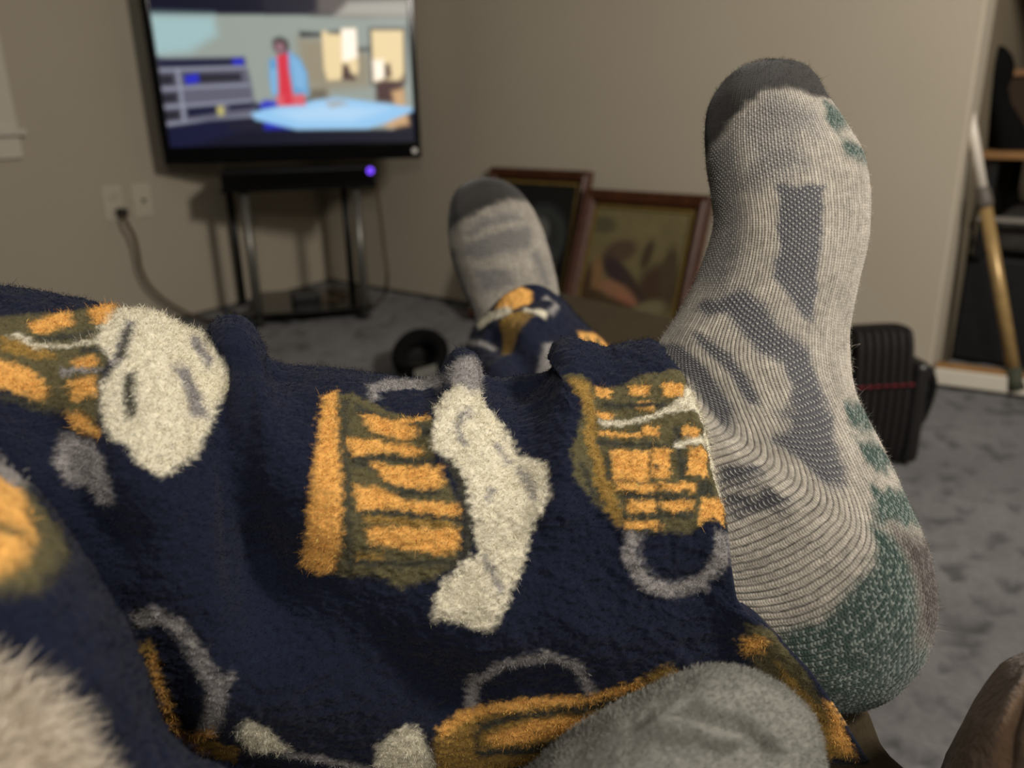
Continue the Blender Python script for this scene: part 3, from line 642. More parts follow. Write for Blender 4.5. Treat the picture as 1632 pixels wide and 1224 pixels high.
class MB:
    """bmesh collector: boxes, slabs and tubes joined as one part"""
    def __init__(self): self.bm = bmesh.new()

    def box(self, o, x, y, z, bev=0.0, seg=2):
        """corner o, edge vectors x, y, z"""
        o, x, y, z = [Vector(tuple(a)) for a in (o, x, y, z)]
        vs = [self.bm.verts.new(o + x * i + y * j + z * k) for i in (0, 1) for j in (0, 1) for k in (0, 1)]
        fs = [self.bm.faces.new([vs[q] for q in f]) for f in ((0, 1, 3, 2), (4, 6, 7, 5), (0, 4, 5, 1), (2, 3, 7, 6), (0, 2, 6, 4), (1, 5, 7, 3))]
        bmesh.ops.recalc_face_normals(self.bm, faces=fs)
        if bev:
            ed = list({e for f in fs for e in f.edges})
            bmesh.ops.bevel(self.bm, geom=ed, offset=bev, segments=seg, profile=.5, affect='EDGES')
        return self

    def tube(self, pts, r, n=10, caps=True):
        pts = [Vector(tuple(p)) for p in pts]; rs = r if hasattr(r, '__len__') else [r] * len(pts)
        rings = []; prev = None
        for i, p in enumerate(pts):
            t = (pts[min(i + 1, len(pts) - 1)] - pts[max(i - 1, 0)]).normalized()
            if prev is None: prev = t.orthogonal().normalized()
            a = (prev - t * prev.dot(t)).normalized(); prev = a; b = t.cross(a)
            rings.append([self.bm.verts.new(p + (a * math.cos(2 * math.pi * k / n) + b * math.sin(2 * math.pi * k / n)) * rs[i]) for k in range(n)])
        for r0, r1 in zip(rings[:-1], rings[1:]):
            for k in range(n):
                f = self.bm.faces.new([r0[k], r0[(k + 1) % n], r1[(k + 1) % n], r1[k]]); f.smooth = True
        if caps:
            self.bm.faces.new(rings[0][::-1]); self.bm.faces.new(rings[-1])
        return self

    def prism(self, pts, h, bev=0.0, seg=3):
        """plan polygon (list of 3d points) extruded by vector h"""
        a = [self.bm.verts.new(Vector(tuple(p))) for p in pts]; b = [self.bm.verts.new(Vector(tuple(p)) + Vector(tuple(h))) for p in pts]
        fs = [self.bm.faces.new(a), self.bm.faces.new(b[::-1])]
        for i in range(len(a)):
            j = (i + 1) % len(a); fs.append(self.bm.faces.new([a[i], b[i], b[j], a[j]]))
        bmesh.ops.recalc_face_normals(self.bm, faces=fs)
        if bev:
            ed = list({e for f in fs for e in f.edges})
            bmesh.ops.bevel(self.bm, geom=ed, offset=bev, segments=seg, profile=.5, affect='EDGES')
        return self

    def build(self, name, m, parent=None, smooth=False):
        me = bpy.data.meshes.new(name); self.bm.to_mesh(me); self.bm.free()
        if smooth: me.polygons.foreach_set('use_smooth', [True] * len(me.polygons))
        return link(name, me, m, parent)


def smooth_path(pts, n=40):
    pts = np.array(pts, float)
    return cr(pts, np.linspace(0, len(pts) - 1, n))


# ---------------------------------------------------------------- the room
corner = on_z(525, 445)
wend = on_z(1480, 608)
w_dir = (wend - corner); w_len = np.linalg.norm(w_dir); w_dir /= w_len
w_n = np.array([w_dir[1], -w_dir[0], 0.])
l_pt = on_z(320, 497); l_dir = (l_pt - corner); l_dir /= np.linalg.norm(l_dir)
l_n = np.array([-l_dir[1], l_dir[0], 0.])
if w_n @ (CC - corner) < 0: w_n = -w_n
if l_n @ (CC - corner) < 0: l_n = -l_n
UPZ = np.array([0, 0, 1.])

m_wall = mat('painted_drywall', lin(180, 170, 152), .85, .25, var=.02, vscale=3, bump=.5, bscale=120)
m_trim = mat('painted_trim', lin(205, 198, 182), .6, .3, var=.02)
m_carpet = mat('grey_carpet', lin(150, 150, 152), .95, .1, col2=lin(104, 104, 106), vscale=26, bump=1.0, bscale=500, sheen=.2)

HT = 2.45
tag(MB().box(corner - w_n * .12 - w_dir * .0, w_dir * w_len, w_n * .12, UPZ * HT, .006).build('wall_right', m_wall), kind='structure')
tag(MB().box(corner - l_n * .12 - l_dir * .14, l_dir * 2.9, l_n * .12, UPZ * HT).build('wall_left', m_wall), kind='structure')

# carpeted floor with tufted relief
gx = np.linspace(-2.7, 2.9, 440); gy = np.linspace(-.6, 4.9, 400)
GX, GY = np.meshgrid(gx, gy, indexing='ij')
Pn = np.stack([GX * 38, GY * 38, GX * 0], -1)
GZ = -.012 + .009 * fbm(Pn, 3) - .014 * np.clip(fbm(Pn * .8 + 40, 2) - .22, 0, 1) * 2
tuft = np.clip((fbm(Pn * .8 + 40, 2) - .15) * 3, 0, 1)
blot = .5 + .5 * fbm(Pn * .15 + 9, 2)
cc = np.array(lin(108, 106, 106)) * (1.0 - .6 * tuft[..., None]) * (.75 + .5 * blot[..., None])
m_carpet = mat('grey_carpet', (0, 0, 0), .95, .1, var=.16, vscale=90, bump=1.0, bscale=500, sheen=.15, attr='dye')
o = link('floor', mesh_np('floor', np.stack([GX, GY, GZ], -1).reshape(-1, 3), [grid_faces(440, 400, wrap=False)], cc.reshape(-1, 3)), m_carpet)
tag(o, kind='structure')

# closet space beyond the end of the right wall
m_closet = mat('wall_paint_darkened', lin(118, 108, 90), .9, .2, var=.03, bump=.3)  # wall paint darkened in colour to stand for the closet's dimness
cb = wend - w_n * 2.4
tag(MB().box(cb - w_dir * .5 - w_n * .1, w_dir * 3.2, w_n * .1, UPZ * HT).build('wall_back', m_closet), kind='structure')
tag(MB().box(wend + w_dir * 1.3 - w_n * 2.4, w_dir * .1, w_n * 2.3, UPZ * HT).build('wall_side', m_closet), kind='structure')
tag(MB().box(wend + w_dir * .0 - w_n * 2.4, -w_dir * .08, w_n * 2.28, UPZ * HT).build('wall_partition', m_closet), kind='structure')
# unseen header set low to keep lamp light out of the closet, and pale threshold board along the floor
tag(MB().box(wend - w_n * .12, w_dir * 1.4, w_n * .12, UPZ * (HT - 1.1)).build('header_light_block', m_wall), kind='structure').location = (0, 0, 1.1)
a = on_z(1486, 612); b = on_z(1700, 640); dd = (b - a)
nb = np.array([-dd[1], dd[0], 0]); nb /= np.linalg.norm(nb)
tag(MB().box(a, dd, nb * .03, UPZ * .045, .004).build('trim_1', m_trim), kind='structure')
m_oak = mat('oak_edge', lin(150, 112, 66), .5, .4, var=.15, vscale=14)
tag(MB().box(a + nb * .005 + UPZ * .045, dd, nb * .03, UPZ * .010, .002).build('trim_2', m_oak), kind='structure')

# window casing at the far left
wl_ = lambda x, y: on_plane(x, y, corner, l_n)
wc = wl_(32, 240); s0 = (wc - corner) @ l_dir
win = empty('window_1', corner + l_dir * (s0 + .5) + UPZ * .6, kind='structure')
L_ = lambda s, z, off=0.: corner + l_dir * s + UPZ * z + l_n * off
zs = wl_(10, 210)[2]; zb = wl_(30, 252)[2]
MB().box(L_(s0, zs, 0), l_dir * .07, l_n * .018, UPZ * 1.2, .003).box(L_(s0 + .93, zs), l_dir * .07, l_n * .018, UPZ * 1.2, .003).box(L_(s0, zs + 1.2), l_dir * 1.0, l_n * .018, UPZ * .07, .003).build('window_frame', m_trim, win)
MB().box(L_(s0 - .015, zs - .012), l_dir * 1.03, l_n * .035, UPZ * .02, .004).build('window_sill', m_trim, win)
MB().box(L_(s0, zb), l_dir * 1.0, l_n * .016, UPZ * (zs - .012 - zb), .003).build('apron', m_trim, win)
m_glass = mat('night_window_glass', lin(20, 22, 28), .08, .5)
MB().box(L_(s0 + .07, zs + .005), l_dir * .86, l_n * .006, UPZ * 1.195).build('pane', m_glass, win)
for k in range(26):
    o = MB().box(L_(s0 + .075, zs + .02 + k * .045, .010), l_dir * .85, l_n * .004 + UPZ * .004, UPZ * .038).build('slat', m_trim, win)

# ---------------------------------------------------------------- outlets and power cord
m_plate = mat('outlet_plastic', lin(196, 188, 170), .45, .4, var=.02)
m_black = mat('black_plastic', lin(22, 21, 21), .45, .4, var=.1)
m_slot = mat('slot_dark', lin(30, 28, 26), .6)
plates = []
for (x, y, lab) in ((180, 324, 'ivory outlet plate holding a black plug, on the wall left of the television stand'),
                    (226, 319, 'ivory cable plate with one small centre hole, just right of the plugged outlet')):
    c = wl_(x, y); W, Hh = .072, .115
    root = empty('outlet_plate' if x < 200 else 'cable_plate', c, lab, 'outlet' if x < 200 else 'wall plate')
    MB().box(c - l_dir * W / 2 - UPZ * Hh / 2, l_dir * W, l_n * .006, UPZ * Hh, .003).build('plate', m_plate, root)
    if x < 200:
        for dz in (-.026, .026):
            f = MB().box(c - l_dir * .017 + UPZ * (dz - .014) + l_n * .005, l_dir * .034, l_n * .004, UPZ * .028, .006).build('socket', m_plate, root)
            for s in (-.007, .007):
                MB().box(c + l_dir * (s - .001) + UPZ * (dz - .004) + l_n * .0085, l_dir * .002, l_n * .001, UPZ * .009).build('slot', m_slot, f)
    else:
        MB().tube([c + l_n * .004, c + l_n * .016], .006, 12).build('connector', mat('connector_metal', lin(140, 130, 110), .3, metal=.9), root)
    MB().tube([c + UPZ * .045 + l_n * .005, c + UPZ * .045 + l_n * .0075], .003, 8).build('screw', m_plate, root)

pc = wl_(187, 338)
cord = empty('electrical_cable', pc, 'thin dark brown power cord drooping from the wall outlet to the carpet', 'cord')
MB().box(pc - l_dir * .014 - UPZ * .014 + l_n * .010, l_dir * .028, l_n * .035, UPZ * .028, .006).build('plug', m_black, cord)
m_cord = mat('cord_rubber', lin(84, 68, 50), .6, .3)
def near_left(x, y, off): return on_plane(x, y, corner + l_n * off, l_n)
cp = [pc + l_n * .04, near_left(200, 352, .06), near_left(213, 376, .06), near_left(220, 405, .055), near_left(224, 428, .05), near_left(238, 455, .05), near_left(262, 478, .05), near_left(290, 495, .05)]
e0 = on_z(312, 505, .004); cp += [e0, on_z(345, 512, .004), on_z(390, 502, .004)]
MB().tube(smooth_path(cp, 70), .0062, 8).build('cable', m_cord, cord)

# ---------------------------------------------------------------- TV stand, cable box, television
fl_, fr_ = on_z(414, 518), on_z(583, 505)
s_dir = fr_ - fl_; s_len = np.linalg.norm(s_dir); s_dir /= s_len
s_in = np.array([-s_dir[1], s_dir[0], 0])
depth_s = .34
m_tube = mat('silver_tube', lin(120, 118, 112), .38, .5, metal=.6, var=.05)
m_bglass = mat('black_glass', lin(14, 14, 14), .12, .5)
stand = empty('tv_stand', fl_ + s_dir * s_len / 2, 'small corner stand with silver tube legs and black glass shelves under the television', 'tv stand')
z_top = on_plane(470, 296, fl_, -s_in)[2]
for k, base in enumerate((fl_, fr_, on_z(388, 484), on_z(562, 466))):
    lg = MB().tube([base, base + UPZ * (z_top - .012)], .0165 if k < 2 else .014, 14).build('leg', m_tube if k < 2 else m_black, stand)
    MB().tube([base, base + UPZ * .012], .018, 14).build('foot', m_black, lg)
cshape = lambda z, e: [fl_ + s_dir * (-e) + s_in * (-e * .6) + UPZ * z, fr_ + s_dir * e + s_in * (-e * .6) + UPZ * z,
                       fr_ + s_dir * e * .6 + s_in * (depth_s + .02) + UPZ * z, fl_ - s_dir * e * .2 + s_in * (depth_s + .02) + UPZ * z]
MB().prism(cshape(z_top - .012, .07), UPZ * .012, .003).build('top_shelf', m_bglass, stand)
MB().prism(cshape(.03, .03), UPZ * .012, .003).build('lower_shelf', m_bglass, stand)
#m_mid = MB().tube([fl_ + s_dir * s_len / 2 + s_in * (depth_s - .02) + UPZ * .042, fl_ + s_dir * s_len / 2 + s_in * (depth_s - .02) + UPZ * (z_top - .012)], .02, 14).build('cable_channel', m_black, stand)

pn = -s_in
fp = fl_ + pn * .04
bx0, bx1 = on_plane(351, 286, fp, pn), on_plane(599, 280, fp, pn)
btop = on_plane(470, 268, fp, pn)[2]
bd = bx1 - bx0; bd[2] = 0
bx0[2] = z_top
cbx = empty('cable_box', bx0 + bd / 2 + s_in * .1, 'flat black cable box with glowing violet light, on the stand under the television', 'cable box')
MB().box(bx0, bd, s_in * .24, UPZ * (btop - z_top - .004), .004).build('case', m_black, cbx)
MB().box(bx0 + bd * .01 - s_in * .003 + UPZ * .004, bd * .98, s_in * .004, UPZ * (btop - z_top - .012), .001).build('front_panel', m_bglass, cbx)
lc = on_plane(590, 272, fp + pn * .004, pn)
m_led = mat('violet_led', lin(120, 70, 255), .4, emit=2.2)
ring = MB(); th = np.linspace(0, 2 * math.pi, 25)
ring.tube([lc + (bd / np.linalg.norm(bd)) * math.cos(t) * .0085 + UPZ * math.sin(t) * .0085 + pn * .002 for t in th], .0026, 6, caps=False)
ring.build('light_ring', m_led, cbx)
MB().tube([lc + pn * .0005, lc + pn * .003], .0062, 16).build('power_button', mat('button_glow', lin(50, 30, 120), .4, emit=.35), cbx)

rc = on_plane(600, 296, fr_ + s_in * .15, pn)
cordr = MB().tube(smooth_path([rc + s_in * .02, on_plane(606, 340, fr_ + s_in * .12, pn), on_plane(612, 395, fr_ + s_in * .1, pn), on_plane(617, 440, fr_ + s_in * .08, pn), on_z(612, 472, .006), on_z(596, 485, .005), on_z(588, 494, .006)], 50), .005, 8).build('cable_lead', m_cord)
tag(cordr, 'thin black lead hanging from the cable box down past the right stand leg', 'cord')
ps = fl_ + s_dir * .12 + s_in * .1 + UPZ * .042
t = empty('power_adapter', ps, 'black power adapter lying on the lower shelf of the stand', 'adapter')
MB().box(ps, s_dir * .10 + s_in * .02, s_in * .06 - s_dir * .012, UPZ * .035, .006).build('case', m_black, t)
MB().tube(smooth_path([ps + s_dir * .1 + s_in * .03 + UPZ * .012, ps + s_dir * .15 + s_in * .02 + UPZ * .006, ps + s_dir * .19 + s_in * .08 + UPZ * .006, ps + s_dir * .14 + s_in * .14 + UPZ * .006], 20), .004, 6).build('cable', m_cord, t)

zb_tv = .55
def at_z(x, y, z): return on_z(x, y, z)
TL0, TR0 = at_z(262, 264, zb_tv), at_z(672, 252, zb_tv)
t_dir = TR0 - TL0; t_w = np.linalg.norm(t_dir); t_dir /= t_w
t_in = np.array([-t_dir[1], t_dir[0], 0]); t_h = t_w * .69
tv = empty('television', TL0 + t_dir * t_w / 2 + t_in * .03, 'black flat television in the corner showing a man in a light blue jacket', 'television')
T_ = lambda s, z, d=0.: TL0 + t_dir * s + UPZ * z + t_in * d
bz = .026; bzb = .058
MB().box(T_(0, 0), t_dir * t_w, t_in * .045, UPZ * bzb, .006).box(T_(0, t_h - bz), t_dir * t_w, t_in * .045, UPZ * bz, .004).box(T_(0, bzb - .002), t_dir * bz, t_in * .045, UPZ * (t_h - bz - bzb + .004), .003).box(T_(t_w - bz * .7, bzb - .002), t_dir * bz * .7, t_in * .045, UPZ * (t_h - bz - bzb + .004), .003).build('bezel', mat('gloss_black_bezel', lin(12, 12, 13), .15, .5), tv)
MB().box(T_(.04, .05, .044), t_dir * (t_w - .08), t_in * .04, UPZ * (t_h - .1), .015).build('back_cover', m_black, tv)
# picture on the screen: emissive colours on a fine grid
NS, MS = 300, 170
sa, sb = np.meshgrid(np.linspace(0, 1, NS), np.linspace(0, 1, MS), indexing='ij')
S0 = T_(bz, bzb, .012); SX = t_dir * (t_w - bz * 1.7); SY = UPZ * (t_h - bz - bzb)
SP = S0 + sa[..., None] * SX + sb[..., None] * SY
scol = np.ones((NS, MS, 3)) * np.array(lin(12, 14, 34))
TVPAL = {k: np.array(lin(*v)) for k, v in dict(wall=(150, 158, 150), cyan=(160, 190, 192), tan=(150, 140, 118), navy=(18, 20, 52), line=(150, 152, 168), shelf=(96, 96, 112), dk=(40, 38, 48), blue=(40, 45, 190), hair=(52, 40, 45), face=(150, 110, 120), red=(216, 52, 70), pink=(220, 95, 105), jacket=(96, 158, 205), jack2=(130, 180, 220), table=(150, 200, 240), table2=(178, 215, 245), cream=(240, 215, 165), white=(252, 240, 222), brown=(75, 50, 48), yel=(190, 180, 110), ltop=(95, 88, 84), dim=(30, 28, 42), glow=(170, 165, 155), orange=(205, 165, 120), ped=(110, 104, 90)).items()}
TVPAL['white'] = TVPAL['white'] * 1.15
scol = paint(scol, sa * 1.78, sb, TV_SHAPES, TVPAL, .015)
m_scr = bpy.data.materials.new('screen_picture'); m_scr.use_nodes = True
nt = m_scr.node_tree; b_ = nt.nodes['Principled BSDF']; at_ = nt.nodes.new('ShaderNodeAttribute'); at_.attribute_name = 'dye'
b_.inputs['Base Color'].default_value = (.01, .01, .012, 1); b_.inputs['Roughness'].default_value = .35
nt.links.new(at_.outputs['Color'], b_.inputs['Emission Color']); b_.inputs['Emission Strength'].default_value = 1.0
link('screen', mesh_np('screen', SP.reshape(-1, 3), [grid_faces(NS, MS, wrap=False, flip=False)], scol.reshape(-1, 3)), m_scr, tv)
pb = on_plane(661, 240, TL0, -t_in)
MB().tube([pb + t_in * .004, pb - t_in * .003], .009, 20).build('power_button', mat('button_glint', lin(238, 234, 226), .3), tv)  # glint on the chrome button put in as a white colour
mcx = T_(t_w / 2, t_h * .55, .084)
MB().box(mcx - t_dir * .15 - UPZ * .15, t_dir * .3, t_in * .02, UPZ * .3, .004).tube([mcx, mcx + t_in * .18, corner + UPZ * mcx[2] + np.array([.03, -.06, 0])], .02, 10).build('wall_bracket', m_black, tv)

# ---------------------------------------------------------------- pictures leaning on the right wall
m_fr = mat('mahogany_frame', lin(72, 40, 22), .45, .3, var=.25, vscale=30, bump=.2)
m_gilt = mat('gilt_slip', lin(120, 100, 52), .5, .4, metal=.3, var=.15)
def picture(name, lab, TLp, TRp, lean, top_z, wid, prof, painter, extra=0.):
    A = on_plane(*TLp, corner + w_n * (.004 + extra), w_n); Bp = on_plane(*TRp, corner + w_n * (.004 + extra), w_n)
    xd = Bp - A; W = np.linalg.norm(xd[:2]); xd = np.array([xd[0], xd[1], 0]) / W
    zt = (A[2] + Bp[2]) / 2; A = np.array([A[0], A[1], zt])
    foot = A + w_n * lean; foot[2] = .002
    dn = foot - A; Hh = np.linalg.norm(dn); dn /= Hh
    nrm = np.cross(dn, xd); nrm = nrm if nrm @ (CC - A) > 0 else -nrm
    root = empty(name, foot + xd * W / 2, lab, 'picture')
    A = A + nrm * 0.0
    f = prof; q = lambda s, t, d=0.: A + xd * s + dn * t + nrm * d
    def rail(p0, p1, p2, p3):
        # mitred rail with raised outer bead: section offsets from outer to inner edge
        sec = [(0, 0), (0, .020), (.12, .026), (.3, .022), (.5, .030), (.75, .024), (1, .010), (1, 0)]
        mb = bmesh.new(); rows = []
        for (o_, i_) in ((p0, p3), (p1, p2)):
            rows.append([mb.verts.new(Vector(tuple(q(o_[0] + (i_[0] - o_[0]) * a_, o_[1] + (i_[1] - o_[1]) * a_, d_)))) for a_, d_ in sec])
        for k in range(len(sec) - 1):
            mb.faces.new([rows[0][k], rows[1][k], rows[1][k + 1], rows[0][k + 1]])
        mb.faces.new(rows[0][::-1]); mb.faces.new(rows[1]); mb.faces.new([rows[0][0], rows[0][-1], rows[1][-1], rows[1][0]])
        bmesh.ops.recalc_face_normals(mb, faces=mb.faces[:])
        me = bpy.data.meshes.new('frame_rail'); mb.to_mesh(me); mb.free(); link('frame_rail', me, m_fr, root)
    O = [(0, 0), (W, 0), (W, Hh), (0, Hh)]; I = [(f, f), (W - f, f), (W - f, Hh - f), (f, Hh - f)]
    for k in range(4):
        j = (k + 1) % 4; rail(O[k], O[j], I[j], I[k])
    g = .009; mb = MB()
    mb.box(q(f, f, .006), xd * (W - 2 * f), dn * g, nrm * .008).box(q(f, Hh - f - g, .006), xd * (W - 2 * f), dn * g, nrm * .008)
    mb.box(q(f, f, .006), xd * g, dn * (Hh - 2 * f), nrm * .008).box(q(W - f - g, f, .006), xd * g, dn * (Hh - 2 * f), nrm * .008)
    mb.build('slip', m_gilt, root)
    n1, n2 = 90, 120
    a2, b2 = np.meshgrid(np.linspace(0, 1, n1), np.linspace(0, 1, n2), indexing='ij')
    Pp = q(0, 0, .007)[None, None] + xd * (f + a2 * (W - 2 * f))[..., None] + dn * (f + b2 * (Hh - 2 * f))[..., None]
    cl = painter(a2, b2)
    link('canvas', mesh_np('canvas', Pp.reshape(-1, 3), [grid_faces(n1, n2, wrap=False)], cl.reshape(-1, 3)), mat('painted_canvas', (0, 0, 0), .6, .3, attr='dye', var=.08, vscale=60), root)
    return root

def blob(a, b, x, y, rx, ry, ang=0., s=.3):
    ca, sa_ = math.cos(ang), math.sin(ang); u = (a - x) * ca + (b - y) * sa_; v = -(a - x) * sa_ + (b - y) * ca
    d = np.sqrt((u / rx) ** 2 + (v / ry) ** 2); w = np.clip((1 + s - d) / (2 * s), 0, 1); return (w * w * (3 - 2 * w))[..., None]

def paint_oval(a, b):
    c = np.ones(a.shape + (3,)) * np.array(lin(20, 19, 17))
    for x, y, rx, ry, ang, cl in ((.62, .42, .3, .24, 0, (62, 66, 66)), (.62, .42, .25, .2, 0, (44, 46, 45)), (.60, .36, .12, .10, 0, (96, 96, 92)), (.62, .52, .2, .1, 0, (58, 60, 60))):
        w = blob(a, b, x, y, rx, ry, ang, .25); c = c * (1 - w) + np.array(lin(*cl)) * w
    return c

def paint_scene(a, b):
    c = np.ones(a.shape + (3,)) * np.array(lin(112, 102, 70)) * (1.05 - .25 * b[..., None])
    n = fbm(np.stack([a * 5, b * 6, a * 0], -1), 3)[..., None]; c = c * (1 + .15 * n)
    for x, y, rx, ry, ang, cl in ((.10, .16, .16, .07, 0, (84, 78, 56)), (.78, .62, .2, .2, -.6, (68, 52, 38)), (.86, .48, .08, .2, 0, (72, 60, 42)), (.62, .36, .05, .12, .2, (70, 58, 42)), (.34, .36, .17, .09, -.3, (82, 66, 52)),
                                  (.35, .52, .20, .08, .45, (58, 44, 44)), (.55, .64, .16, .06, .7, (62, 48, 42)), (.16, .60, .06, .2, -.2, (128, 98, 66)), (.40, .68, .2, .07, .3, (140, 100, 74)), (.50, .74, .1, .05, .2, (150, 98, 76)), (.16, .78, .16, .1, .2, (58, 42, 28)), (.45, .84, .4, .1, .2, (72, 58, 38)), (.72, .8, .18, .08, -.4, (112, 104, 76)), (.06, .68, .05, .2, 0, (70, 50, 34))):
        w = blob(a, b, x, y, rx, ry, ang, .35); c = c * (1 - w) + np.array(lin(*cl)) * w
    return c

picture('framed_picture', 'dark picture with grey oval in mahogany frame, leaning behind the far foot', (787, 266), (947, 277), .15, 0, 0, .040, paint_oval)
f2 = picture('framed_picture', 'olive-brown figure painting in a wide mahogany frame, leaning right of the dark portrait', (938, 301), (1140, 316), .17, 0, 0, .046, paint_scene, .04)

# ---------------------------------------------------------------- black ribbed bag on the carpet
m_bagm = mat('black_quilted_nylon', lin(26, 22, 22), .7, .3, var=.2, vscale=30, bump=.4)
m_red = mat('red_trim', lin(104, 30, 38), .6, .3, var=.2)
c0 = on_z(1360, 748); c1 = on_z(1446, 742)
bdir = c1 - c0; bl = np.linalg.norm(bdir); bdir /= bl; bin_ = np.array([-bdir[1], bdir[0], 0])
if bin_[1] < 0: bin_ = -bin_
bag = empty('ribbed_bag', c0 + bdir * bl / 2 + bin_ * .1, 'black upright bag with vertical ribs and a red stripe, right of the near foot', 'bag')
hb = on_plane(1400, 519, c0, -bin_)[2] * .93
nrib = 7; span = bl * 1.02
body = MB(); body.box(c0 - bdir * .02 + bin_ * .02, bdir * span, bin_ * .18, UPZ * (hb - .045), .03, 4).build('body', m_bagm, bag, True)
for k in range(nrib):
    x = c0 + bdir * (span * (k + .5) / nrib - .02)
    r_ = span / nrib * .46
    prof = [(0, .01), (-.012, .05), (-.014, .5 * hb), (-.006, .85 * hb), (.004, .97 * hb), (.016, hb), (.06, hb - .004), (.12, hb - .02)]
    MB().tube(smooth_path([x + bin_ * (p_ + .012) + UPZ * z_ for p_, z_ in prof], 26), r_, 10).build('rib', m_bagm, bag)
    pz = .64 * hb
    MB().box(x - bdir * r_ * .8 + bin_ * (-r_ - .0155 + .008) + UPZ * pz, bdir * r_ * 1.6, bin_ * .006, UPZ * .004, .001).build('red_stripe', m_red, bag)
sd = c0 + bdir * (span - .01)
MB().box(sd, bdir * .035, bin_ * .2, UPZ * hb * .78, .017, 4).build('side_pocket', mat('black_leatherette', lin(30, 28, 28), .35, .5, var=.1), bag, True)
MB().tube(smooth_path([sd + bdir * .04 + bin_ * .03 + UPZ * hb * .7, sd + bdir * .065 + bin_ * .04 + UPZ * hb * .55, sd + bdir * .06 + bin_ * .06 + UPZ * hb * .25, sd + bdir * .03 + bin_ * .08 + UPZ * hb * .1], 24), .009, 8).build('strap', m_black, bag)

# ---------------------------------------------------------------- black slipper on the carpet, left of the far leg
sl = on_z(668, 606)
slip = empty('slipper', sl, 'black slipper lying open-end up on the carpet left of the far leg', 'slipper')
th = np.linspace(0, 2 * math.pi, 33)
ring = []
for t in th:
    ring.append(sl + np.array([.062 * math.cos(t), .085 * math.sin(t) + .06, .055 + .03 * math.sin(t)]))
MB().tube(ring, [.020 + .006 * math.sin(t) for t in th], 12, caps=False).build('collar', mat('black_plush', lin(16, 15, 16), .95, .1, bump=.6), slip)
SL = np.array([[(sl + np.array([(.02 + .055 * s) * math.cos(t), (.02 + .09 * s) * math.sin(t) + .05, .008 + .055 * s ** 2])) for t in th[:-1]] for s in np.linspace(0, 1, 8)])
link('upper', mesh_np('upper', SL.reshape(-1, 3), [grid_faces(8, 32)]), m_black, slip)
MB().prism([sl + np.array([.07 * math.cos(t), .10 * math.sin(t) + .05, .0]) for t in th[:-1]], UPZ * .018, .004).build('sole', mat('slipper_sole', lin(60, 56, 50), .8), slip)
MB().box(sl + np.array([-.005, -.062, .02]), np.array([.06, .02, .01]), np.array([0, .004, .0]), np.array([0, -.003, .03]), .001).build('care_label', mat('grey_label', lin(120, 118, 112), .8), slip)

# ---------------------------------------------------------------- things in the closet
pole_b = on_z(1622, 628)
pdp = np.linalg.norm((pole_b - CC)[:2])
def at_y(x, y, Yw): d = ray(np.array([x, y], float)); return CC + d * (Yw / d[1])
pt = at_y(1546, 185, 2.16); 
pd = pt - pole_b; P_ = lambda s: pole_b + pd * s
pole = empty('extension_pole', pole_b, 'pole with a white upper tube and a golden lower tube leaning in the closet opening', 'pole')
MB().tube([P_(.02), P_(.10)], [.024, .019], 12).build('foot', mat('green_grey_rubber', lin(70, 72, 58), .7, var=.3), pole)
MB().tube([P_(.10), P_(.68)], .0155, 14).build('lower_tube', mat('golden_tube', lin(176, 146, 96), .35, .5, metal=.3, var=.15, vscale=25), pole)
MB().tube([P_(.68), P_(.70), P_(.74), P_(.75)], [.019, .020, .017, .015], 14).build('collar', mat('grey_collar', lin(96, 90, 82), .5), pole)
MB().tube([P_(.74), P_(1.12)], .0125, 14).build('upper_tube', mat('white_tube', lin(215, 206, 192), .4, .4), pole)

m_cdark = mat('dark_cloth', lin(58, 55, 52), .95, .1, var=.2, bump=.8, bscale=90)
m_cgrey = mat('grey_cloth', lin(96, 94, 92), .95, .1, var=.15, bump=.8, bscale=90)
kx = wend + w_dir * .03 - w_n * .16
def K(s, z, d=0.): return wend + w_dir * s - w_n * (.16 + d) + UPZ * z
rack = empty('storage_rack', K(.4, 0, .2), 'dark low rack standing inside the closet behind the pole', 'rack')
MB().box(K(.0, .0, .55), w_dir * .85, w_n * .45, UPZ * .30, .01).build('cabinet', mat('black_lacquer', lin(24, 23, 24), .6, .3, var=.2), rack)
MB().box(K(.0, .565, .55), w_dir * .9, w_n * .5, UPZ * .02, .003).build('shelf', mat('oak_shelf', lin(134, 98, 60), .5, .4, var=.2, vscale=12), rack)
for s in (.02, .83):
    MB().box(K(s, .30, .53), w_dir * .025, w_n * .025, UPZ * .265).build('upright', m_black, rack)
    MB().box(K(s, .30, .10), w_dir * .025, w_n * .025, UPZ * .265).build('upright', m_black, rack)
MB().box(K(.02, .405, .06), w_dir * .2, w_n * .012, UPZ * .012).build('rail', mat('pale_rail', lin(130, 125, 118), .5), rack)
def cushion(name, lab, cat, o, x, y, z, mt, amp=.01):
    mb = MB(); mb.box(o, x, y, z, min(np.linalg.norm(z), np.linalg.norm(y)) * .3, 5)
    bmesh.ops.subdivide_edges(mb.bm, edges=mb.bm.edges[:], cuts=3, use_grid_fill=True)
    ob = mb.build(name, mt, None, True)
    co = np.array([v.co[:] for v in ob.data.vertices]); co[:, 2] += amp * fbm(co * 14, 2) ; co[:, 1] += amp * fbm(co * 11 + 5, 2)
    ob.data.vertices.foreach_set('co', co.astype(np.float32).ravel()); ob.data.update()
    return tag(ob, lab, cat)
cushion('folded_blanket', 'dark grey folded blanket stuffed on the rack below the wooden shelf', 'blanket', K(.05, .305, .42), w_dir * .62, w_n * .32, UPZ * .12, m_cdark)
cushion('folded_cloth', 'mid grey folded cloth lying on the wooden closet shelf', 'cloth', K(.42, .592, .52), w_dir * .4, w_n * .30, UPZ * .13, m_cgrey)
